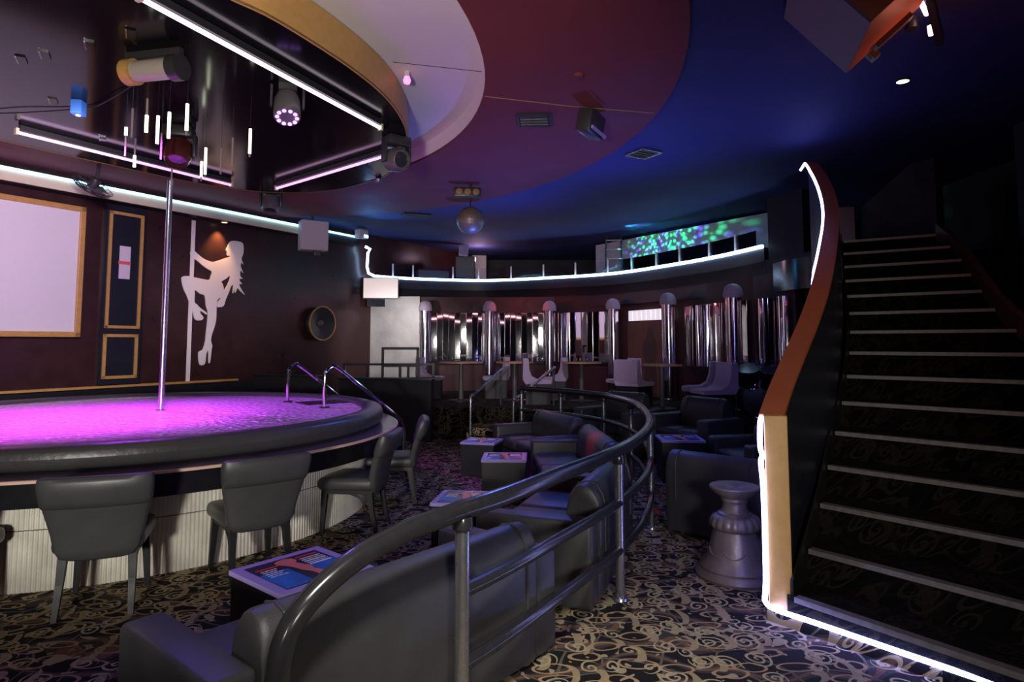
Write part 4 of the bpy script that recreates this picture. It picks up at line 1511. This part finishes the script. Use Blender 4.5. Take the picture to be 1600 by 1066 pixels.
sticks = [(-3.67, 5.98, 0.28, 0.0, 0.28), (-3.32, 5.49, 0.26, 0, 0), (-3.06, 5.26, 0.29, 0.5, 1.0), (-3.78, 6.32, 0.29, 0.6, 1.0), (-3.19, 5.66, 0.27, 0.02, 0.97), (-3.43, 6.16, 0.26, 0, 0), (-3.04, 5.57, 0.24, 0.02, 1.0), (-2.78, 5.37, 0.28, 0.02, 0.85), (-3.8, 7.06, 0.23, 0, 0), (-3.50, 7.12, 0.23, 0.02, 0.8), (-3.21, 6.61, 0.32, 0.02, 0.9), (-3.06, 6.64, 0.28, 0, 0), (-2.79, 6.29, 0.29, 0, 0), (-2.5, 6.01, 0.28, 0.02, 0.88)]
lit = sorted([s for s in sticks if s[4] > 0], key=lambda s: s[0] / s[1])
off = sorted([s for s in sticks if s[4] == 0], key=lambda s: s[0] / s[1])
ordn = ['first', 'second', 'third', 'fourth', 'fifth', 'sixth', 'seventh', 'eighth', 'ninth', 'tenth']
for s in sticks:
    x, y, ln, f0, f1 = s
    if f1 > 0:
        lab = 'glowing hanging light stick, %s from the left of the glowing ones' % ordn[lit.index(s)]
    else:
        lab = 'dark unlit hanging light stick, %s from the left of the unlit ones' % ordn[off.index(s)]
    t = thing('light_stick', lab, 'light stick', (x, y, 3.7), 0, 'hanging light sticks over the stage')
    b = MB()
    b.tube([(0, 0, 0), (0, 0, DZ - 3.7)], 0.0018, 5)
    b.obj('wire', M['fixture'], t)
    b = MB()
    b.tube([(0, 0, 0.0), (0, 0, -ln)], 0.009, 8)
    b.obj('tube', M['stick_off'], t)
    if f1 > 0:
        b = MB()
        b.tube([(0, 0, -ln * f0), (0, 0, -ln * f1)], 0.014, 8)
        b.obj('lit_tube', M['stick_lit'], t)

slots = [(-4.1, 5.21), (-3.84, 5.12), (-3.36, 4.95), (-2.92, 4.76), (-4.49, 6.13), (-4.74, 7.29)]
sl = ['leftmost of the row', 'second of the row', 'third of the row', 'fourth of the row', 'alone beyond the row', 'alone near the violet tube']
for (x, y), s in zip(slots, sl):
    t = thing('ceiling_socket', 'slotted socket plate in the black ceiling drop, %s' % s, 'socket', (x, y, DZ), WALLROT - pi / 2 + R(-30), 'socket plates in the ceiling drop')
    b = MB()
    b.box((0, 0, -0.006), (0.16, 0.07, 0.012))
    b.obj('plate', M['drum_black'], t, 0)
    b = MB()
    b.box((0, -0.03, -0.014), (0.16, 0.008, 0.006))
    b.obj('edge', M['steel'], t, 0)


def vent(label, x, y, z, rz, sx, sy, mt='black'):
    t = thing('ceiling_vent', label, 'vent', (x, y, z), rz, 'ceiling vents')
    b = MB()
    b.box((0, 0, -0.012), (sx - 0.04, sy - 0.04, 0.012))
    b.obj('grille', M['black_gloss'], t, 0)
    b = MB()
    for cx_, cy_, wx, wy in ((0, sy / 2, sx, 0.03), (0, -sy / 2, sx, 0.03), (sx / 2, 0, 0.03, sy), (-sx / 2, 0, 0.03, sy)):
        b.box((cx_, cy_, -0.014), (wx, wy, 0.028))
    b.obj('frame', M[mt], t, 0)
    for q in range(4):
        b = MB()
        b.box((0, -sy * 0.36 + sy * 0.24 * q, -0.022), (sx - 0.05, 0.015, 0.01))
        b.obj('slat', M['fixture'], t, 0)


vent('dark square vent in the maroon ceiling ring', 0.25, 7.02, RED, R(-5), 0.36, 0.36)
vent('dark vent with a bright edge in the blue ceiling', 1.76, 8.44, CEIL, R(30), 0.34, 0.34, 'steel')
vent('narrow vent far back in the blue ceiling by the mirror ball', -1.9, 12.6, CEIL, R(20), 0.5, 0.25)
t = thing('ceiling_speaker', 'dark box speaker hanging under the maroon ceiling ring', 'speaker', (0.84, 6.7, RED), R(62))
b = MB()
b.box((0, 0, -0.17), (0.40, 0.16, 0.24), r=0.01, rot=Matrix.Rotation(R(12), 4, 'X'))
b.obj('cabinet', M['fixture'], t, 30)
b = MB()
b.box((0, -0.09, -0.27), (0.40, 0.02, 0.03), rot=Matrix.Rotation(R(12), 4, 'X'))
b.obj('blue_edge', M['lav_plastic'], t, 0)
b = MB()
b.tube([(0.1, 0, 0), (0.1, 0, -0.1)], 0.015, 8)
b.obj('hanger', M['fixture'], t)

t = thing('mirror_ball', 'dull mirror ball hanging from the blue ceiling', 'mirror ball', (-0.72, 11.0, 3.77), 0)
b = MB()
prof = [(0.24 * sin(pi * q / 16), -0.24 * cos(pi * q / 16)) for q in range(17)]
b.lathe(prof, 30)
b.obj('ball', M['mirrorball'], t, 0)
b = MB()
b.tube([(0, 0, 0.23), (0, 0, CEIL - 3.77)], 0.012, 8)
b.obj('stem', M['fixture'], t)
t = thing('triple_spot', 'three lamp amber spot bar under the maroon ceiling above the mirror ball', 'light', (-0.70, 9.95, RED), R(8))
b = MB()
b.box((0, 0, -0.14), (0.42, 0.12, 0.15), r=0.01)
b.tube([(0.05, 0, -0.07), (0.05, 0, 0)], 0.02, 8)
b.obj('housing', M['fixture'], t, 30)
for q in (-1, 0, 1):
    b = MB()
    b.lathe([(0, 0.02), (0.05, 0.015), (0.055, 0.0)], 16, M=Matrix.Translation((q * 0.13, -0.062, -0.14)) @ Matrix.Rotation(R(90), 4, 'X'))
    b.obj('lamp', M['fur'], t)
t = thing('smoke_detector', 'small round detector on the maroon ceiling ring', 'detector', (0.62, 5.82, RED), 0)
b = MB()
b.lathe([(0, -0.03), (0.04, -0.03), (0.05, -0.015), (0.05, 0), (0, 0)], 20)
b.obj('housing', M['red_ceiling'], t)
t = thing('lamp_bulb', 'pink bulb beside the gold edge on the white recess', 'bulb', (-1.05, 6.25, RED + 0.2), 0)
b = MB()
b.lathe([(0, 0.01), (0.03, 0.01), (0.03, -0.04), (0, -0.04)], 14)
b.obj('socket', M['white_plastic'], t)
b = MB()
b.lathe([(0, -0.12), (0.03, -0.11), (0.04, -0.08), (0.03, -0.05), (0.02, -0.035)], 14)
b.obj('globe', M['lamp_pink'], t)
t = thing('ceiling_camera', 'small dome camera hanging under the maroon ceiling behind the drop', 'camera', (-1.92, 9.1, RED), 0)
b = MB()
b.tube([(0, 0, 0), (0, 0, -0.1)], 0.012, 8)
b.obj('stem', M['fixture_grey'], t)
b = MB()
b.lathe([(0, -0.20), (0.035, -0.19), (0.05, -0.15), (0.035, -0.11), (0, -0.10)], 16)
b.obj('dome', M['steel'], t)
t = thing('downlight', 'bright round downlight in the dark ceiling above the stairs', 'light', (3.80, 6.08, CEIL), 0)
b = MB()
b.lathe([(0, -0.012), (0.055, -0.012), (0.055, 0.0), (0, 0.0)], 20)
b.obj('lens', M['lamp_white'], t)
b = MB()
b.lathe([(0.055, -0.012), (0.07, -0.01), (0.07, 0), (0.055, 0)], 20)
b.obj('ring', M['fixture'], t)

# big tilted cabinet at the top right
ax = Vector((-0.405, 0.11, 0.49)).normalized()
cxv = Vector((-0.25, -0.70, -0.05)).normalized()
dx = ax.cross(cxv).normalized()
if dx.x < 0:
    dx = -dx
A0 = Vector((2.514, 4.70, 3.675))
t = thing('hanging_speaker', 'big tilted loudspeaker with grey grille and orange wood side, top right of photo', 'speaker', tuple(A0), 0)


def obox(o0, a, bb, c, la, lb, lc):
    vs = []
    for i in (0, 1):
        for j in (0, 1):
            for q in (0, 1):
                vs.append(o0 + a * la * i + bb * lb * j + c * lc * q)
    return vs, [(0, 1, 3, 2), (4, 6, 7, 5), (0, 4, 5, 1), (2, 3, 7, 6), (0, 2, 6, 4), (1, 5, 7, 3)]


Z0 = Vector((0, 0, 0))
b = MB()
b.add(*obox(Z0 + dx * 0.02, ax, cxv, dx, 0.645, 0.95, 0.62))
b.obj('cabinet', M['plywood'], t, 0)
b = MB()
b.add(*obox(Z0, ax, cxv, dx, 0.645, 0.95, 0.02))
b.obj('grille', M['grille'], t, 0)
b = MB()
b.add(*obox(dx * 0.22 + cxv * 0.05 - ax * 0.035, ax, cxv, dx, 0.035, 0.1, 0.3))
b.add(*obox(dx * 0.20 + cxv * (-0.10) - ax * 0.06, ax, cxv, dx, 0.10, 0.10, 0.06))
b.obj('bracket', M['fixture_grey'], t, 0)
b = MB()
b.lathe([(0.012, 0.0), (0.032, 0.0), (0.032, 0.012), (0.012, 0.012)], 16, M=Matrix.Translation(dx * 0.197 + cxv * (-0.05) - ax * 0.01) @ dx.to_track_quat('Z', 'Y').to_matrix().to_4x4())
b.obj('knob', M['black'], t)
b = MB()
b.tube([dx * 0.5 + cxv * 0.4 + ax * 0.6, Vector((0.1, -0.2, CEIL - 3.675))], 0.02, 8)
b.obj('hanger', M['fixture'], t)
t = thing('wall_washer', 'glowing red lamp bar on a dark bracket beside the big tilted loudspeaker', 'light', (3.15, 4.72, 4.1), 0)
b = MB()
b.tube([(-0.13, -0.15, 0.06), (0.0, -0.01, 0.045)], 0.018, 10)
b.tube([(0.045, 0.03, -0.03), (0.085, 0.08, -0.075)], 0.018, 10)
b.obj('lamp', M['lamp_red'], t)
b = MB()
b.box((0.07, 0.0, 0.0), (0.05, 0.42, 0.10), rot=Matrix.Rotation(R(-42), 4, 'Z') @ Matrix.Rotation(R(-28), 4, 'X'))
b.obj('bracket', M['wall_navy'], t, 0)
b = MB()
b.lathe([(0, 0), (0.05, 0), (0.035, 0.10), (0, 0.10)], 16, M=Matrix.Translation((-0.06, 0.08, -0.03)))
b.obj('horn', M['fixture'], t)

# cables looped under the drop
b = MB()
b.tube(spline([(-5.5, 6.45, DZ - 0.01), (-5.0, 6.38, DZ - 0.03), (-4.28, 6.30, DZ - 0.012), (-3.9, 6.05, DZ - 0.03), (-3.2, 5.5, DZ - 0.012)], 5), 0.006, 6)
tag(b.obj('cable', M['black']), 'thin black cable sagging under the ceiling drop past the blue laser box', 'cable')
b = MB()
b.tube(spline([(-2.5, 8.55, DZ - 0.05), (-2.35, 8.75, DZ - 0.12), (-2.2, 8.95, DZ - 0.10), (-1.95, 9.08, DZ - 0.02)], 5), 0.006, 6)
tag(b.obj('cable', M['black']), 'thin cable looping from the short violet tube to the small dome camera', 'cable')

# seam lines in the ceiling rings
b = MB()
b.tube([(-0.28, 6.35, RED - 0.001), (0.6, 6.62, RED - 0.001), (1.55, 6.83, RED - 0.001)], 0.006, 5)
struct(b, 'trim_10', M['fur'])
b = MB()
b.tube([(-1.15, 6.02, RED + 0.209), (-0.27, 6.25, RED + 0.209)], 0.004, 5)
struct(b, 'trim_11', M['fixture'])

# ------------------------------------------------------------------ platform furniture


def lounge_table(label, x, y, r=0.42):
    t = thing('pub_table', label, 'table', (x, y, PF), 0, 'dark tables on the back platform')
    b = MB()
    b.lathe([(0, 0.72), (r - 0.01, 0.72), (r - 0.01, 0.75), (0, 0.75)], 32)
    b.obj('tabletop', M['black_wood'], t)
    b = MB()
    b.lathe([(r - 0.01, 0.718), (r, 0.72), (r, 0.75), (r - 0.01, 0.752)], 32)
    b.obj('edge_band', M['wood_edge'], t)
    b = MB()
    b.lathe([(0, 0.03), (0.045, 0.03), (0.045, 0.72), (0, 0.72)], 16)
    b.obj('column', M['fixture_grey'], t)
    b = MB()
    b.lathe([(0, 0), (0.24, 0), (0.24, 0.02), (0.06, 0.04), (0, 0.04)], 24)
    b.obj('base', M['black'], t)


lounge_table('dark table with wooden edge on the platform nearest the silver wall', -0.98, 12.45, 0.42)
lounge_table('dark table with wooden edge, second on the platform from the silver wall', 0.05, 12.45, 0.36)
lounge_table('dark table on the platform just left of the brown poster', 1.32, 12.3, 0.38)
lounge_table('dark table on the platform between the brown poster and drum kit', 2.52, 10.9, 0.34)


def make_lav(label):
    t = thing('lounge_chair', label, 'chair', (0, 0, 0), 0, 'lavender chairs on the back platform')
    prof = [(-0.30, 0.82), (-0.20, 0.82), (-0.185, 0.62), (-0.14, 0.50), (-0.04, 0.44), (0.22, 0.43), (0.24, 0.40), (0.22, 0.36), (-0.26, 0.36), (-0.31, 0.45)]
    b = MB()
    b.loft([[(x, y, z) for y, z in prof] for x in (-0.24, -0.23, 0.23, 0.24)])
    b.obj('shell', M['lav'], t, 40, bevel=0.015)
    b = MB()
    b.box((0, -0.03, 0.18), (0.44, 0.44, 0.36))
    b.obj('base', M['black'], t, 0)
    return t


lv = make_lav('lavender chair left of the platform table nearest the silver wall')
lv.location = (-1.62, 13.15, PF)
lv.rotation_euler = (0, 0, R(-90))
G3 = 'lavender chairs on the back platform'
dup(lv, (-0.36, 13.15, PF), R(95), 'lavender chair right of the platform table nearest the silver wall')
dup(lv, (0.78, 12.75, PF), R(90), 'lavender chair right of the second platform table from the silver wall')
dup(lv, (0.50, 11.9, PF), R(-90), 'lavender chair left of the platform table by the brown poster')
dup(lv, (2.05, 12.1, PF), R(100), 'lavender chair right of the table, in front of the brown poster')
dup(lv, (2.15, 11.30, PF), R(-45), 'lavender chair below the brown poster, left of its platform table')
dup(lv, (2.90, 10.16, PF), R(75), 'lavender chair in front of the widest chrome column')
dup(lv, (2.92, 9.50, PF), R(100), 'lavender chair beside the drum kit on the platform')

# drum kit
t = thing('drum_kit', 'dark drum kit with chrome rims on the platform by the stair parapet', 'drum kit', (3.66, 9.52, PF), R(-20))
for (x, y, z, r, h, tl) in ((-0.18, -0.05, 0.62, 0.17, 0.26, 25), (0.16, -0.1, 0.60, 0.17, 0.26, 20)):
    Mq = Matrix.Translation((x, y, z)) @ Matrix.Rotation(R(tl), 4, 'X')
    b = MB()
    b.lathe([(0, -h / 2), (r, -h / 2), (r, h / 2), (0, h / 2)], 28, M=Mq)
    d_ = b.obj('tom_drum', M['black_gloss'], t)
    b = MB()
    for s in (-1, 1):
        b.tube([(r * 1.03 * cos(2 * pi * q / 28), r * 1.03 * sin(2 * pi * q / 28), s * h / 2) for q in range(28)], 0.010, 6, M=Mq, closed=True)
    for q in range(6):
        a = 2 * pi * q / 6
        b.tube([(r * 1.05 * cos(a), r * 1.05 * sin(a), -h / 2), (r * 1.05 * cos(a), r * 1.05 * sin(a), h / 2)], 0.007, 6, M=Mq)
    b.obj('rim_hardware', M['chrome'], d_)
b = MB()
b.lathe([(0, -0.2), (0.27, -0.2), (0.27, 0.2), (0, 0.2)], 36, M=Matrix.Translation((0, 0.1, 0.285)) @ Matrix.Rotation(R(90), 4, 'X'))
b.obj('bass_drum', M['black_gloss'], t)
b = MB()
b.tube([(0.275 * cos(2 * pi * q / 32), 0.275 * sin(2 * pi * q / 32), 0.2) for q in range(32)], 0.014, 6, M=Matrix.Translation((0, 0.1, 0.285)) @ Matrix.Rotation(R(90), 4, 'X'), closed=True)
b.obj('bass_hoop', M['chrome'], t)
b = MB()
b.tube([(0, 0.05, 0.5), (-0.15, 0.0, 0.62)], 0.012, 6)
b.tube([(0, 0.05, 0.5), (0.14, -0.05, 0.60)], 0.012, 6)
b.obj('mount', M['chrome'], t)

# platform rails, partitions, and step handrails
t = thing('platform_railing', 'low dark railing on the platform in front of the silver wall', 'railing', (0, 0, PF))
b = MB()
b.box((-2.35, 12.35, 0.70), (1.75, 0.05, 0.04))
b.obj('top_rail', M['rail_black'], t, 0)
b = MB()
b.box((-2.35, 12.35, 0.44), (1.75, 0.04, 0.03))
b.obj('mid_rail', M['rail_black'], t, 0)
for x in (-3.2, -2.75, -1.98, -1.5):
    b = MB()
    b.box((x, 12.35, 0.35), (0.045, 0.045, 0.70))
    b.obj('post', M['rail_black'], t, 0)
t = thing('square_frame', 'upright black square frame behind the low railing by the silver wall', 'frame', (-2.18, 12.6, PF))
b = MB()
b.box((0, 0, 1.0), (0.72, 0.05, 0.05))
b.obj('top_bar', M['black'], t, 0)
for x in (-0.34, 0.0, 0.34):
    b = MB()
    hgt = 1.0 if x else 0.66
    b.box((x, 0, hgt / 2), (0.045, 0.05, hgt))
    b.obj('upright', M['black'], t, 0)
b = MB()
b.box((0, 0.0, 0.66), (0.64, 0.04, 0.04))
b.obj('cross_bar', M['black'], t, 0)


def partition(label, p, q, h):
    p = Vector(p)
    q = Vector(q)
    t = thing('low_partition', label, 'partition', (p.x, p.y, 0), atan2((q - p).y, (q - p).x), 'low partitions behind the stage')
    Lg = (q - p).length
    b = MB()
    b.box((Lg / 2, 0, (h - 0.04) / 2), (Lg, 0.12, h - 0.04))
    b.obj('panel', M['black'], t, 0)
    b = MB()
    b.box((Lg / 2, 0, h - 0.02), (Lg + 0.04, 0.18, 0.04), r=0.008)
    b.obj('cap', M['wall_navy'], t, 30)


partition('low dark partition behind the stage against the backdrop wall', (-4.6, 11.65), (-3.35, 11.55), 1.10)
partition('low dark partition behind the stage handrails in front of the platform', (-3.0, 11.35), (-1.35, 10.98), 1.06)
for lab, pts in (('bent handrail left of the carpeted platform step', [(-0.67, 10.5, 0), (-0.67, 10.5, 0.72), (-0.64, 10.56, 0.80), (-0.56, 10.7, 0.86), (-0.22, 11.5, 1.16), (-0.2, 11.55, 1.16)]),
                 ('bent handrail right of the carpeted platform step', [(0.02, 10.25, 0), (0.02, 10.25, 0.66), (0.05, 10.3, 0.75), (0.14, 10.42, 0.82), (0.72, 11.45, 1.2), (0.74, 11.5, 1.2)])):
    h = thing('step_handrail', lab, 'handrail', (0, 0, 0), 0, 'handrails of the platform step')
    b = MB()
    b.tube(spline(pts, 5), 0.024, 10)
    b.obj('tube', M['rail_post'], h)
    e = pts[-1]
    b = MB()
    b.lathe([(0, PF), (0.022, PF), (0.022, e[2]), (0, e[2])], 12, c=(e[0], e[1]))
    b.obj('post', M['rail_post'], h)
b = MB()
b.box((0, 0, 0.14), (0.9, 0.55, 0.28))
sp_ = tag(b.obj('carpeted_step', M['carpet'], None, 0), 'carpeted step up to the platform between the bent handrails', 'step')
sp_.location = (-0.25, 10.83, 0)
sp_.rotation_euler = (0, 0, R(-10))
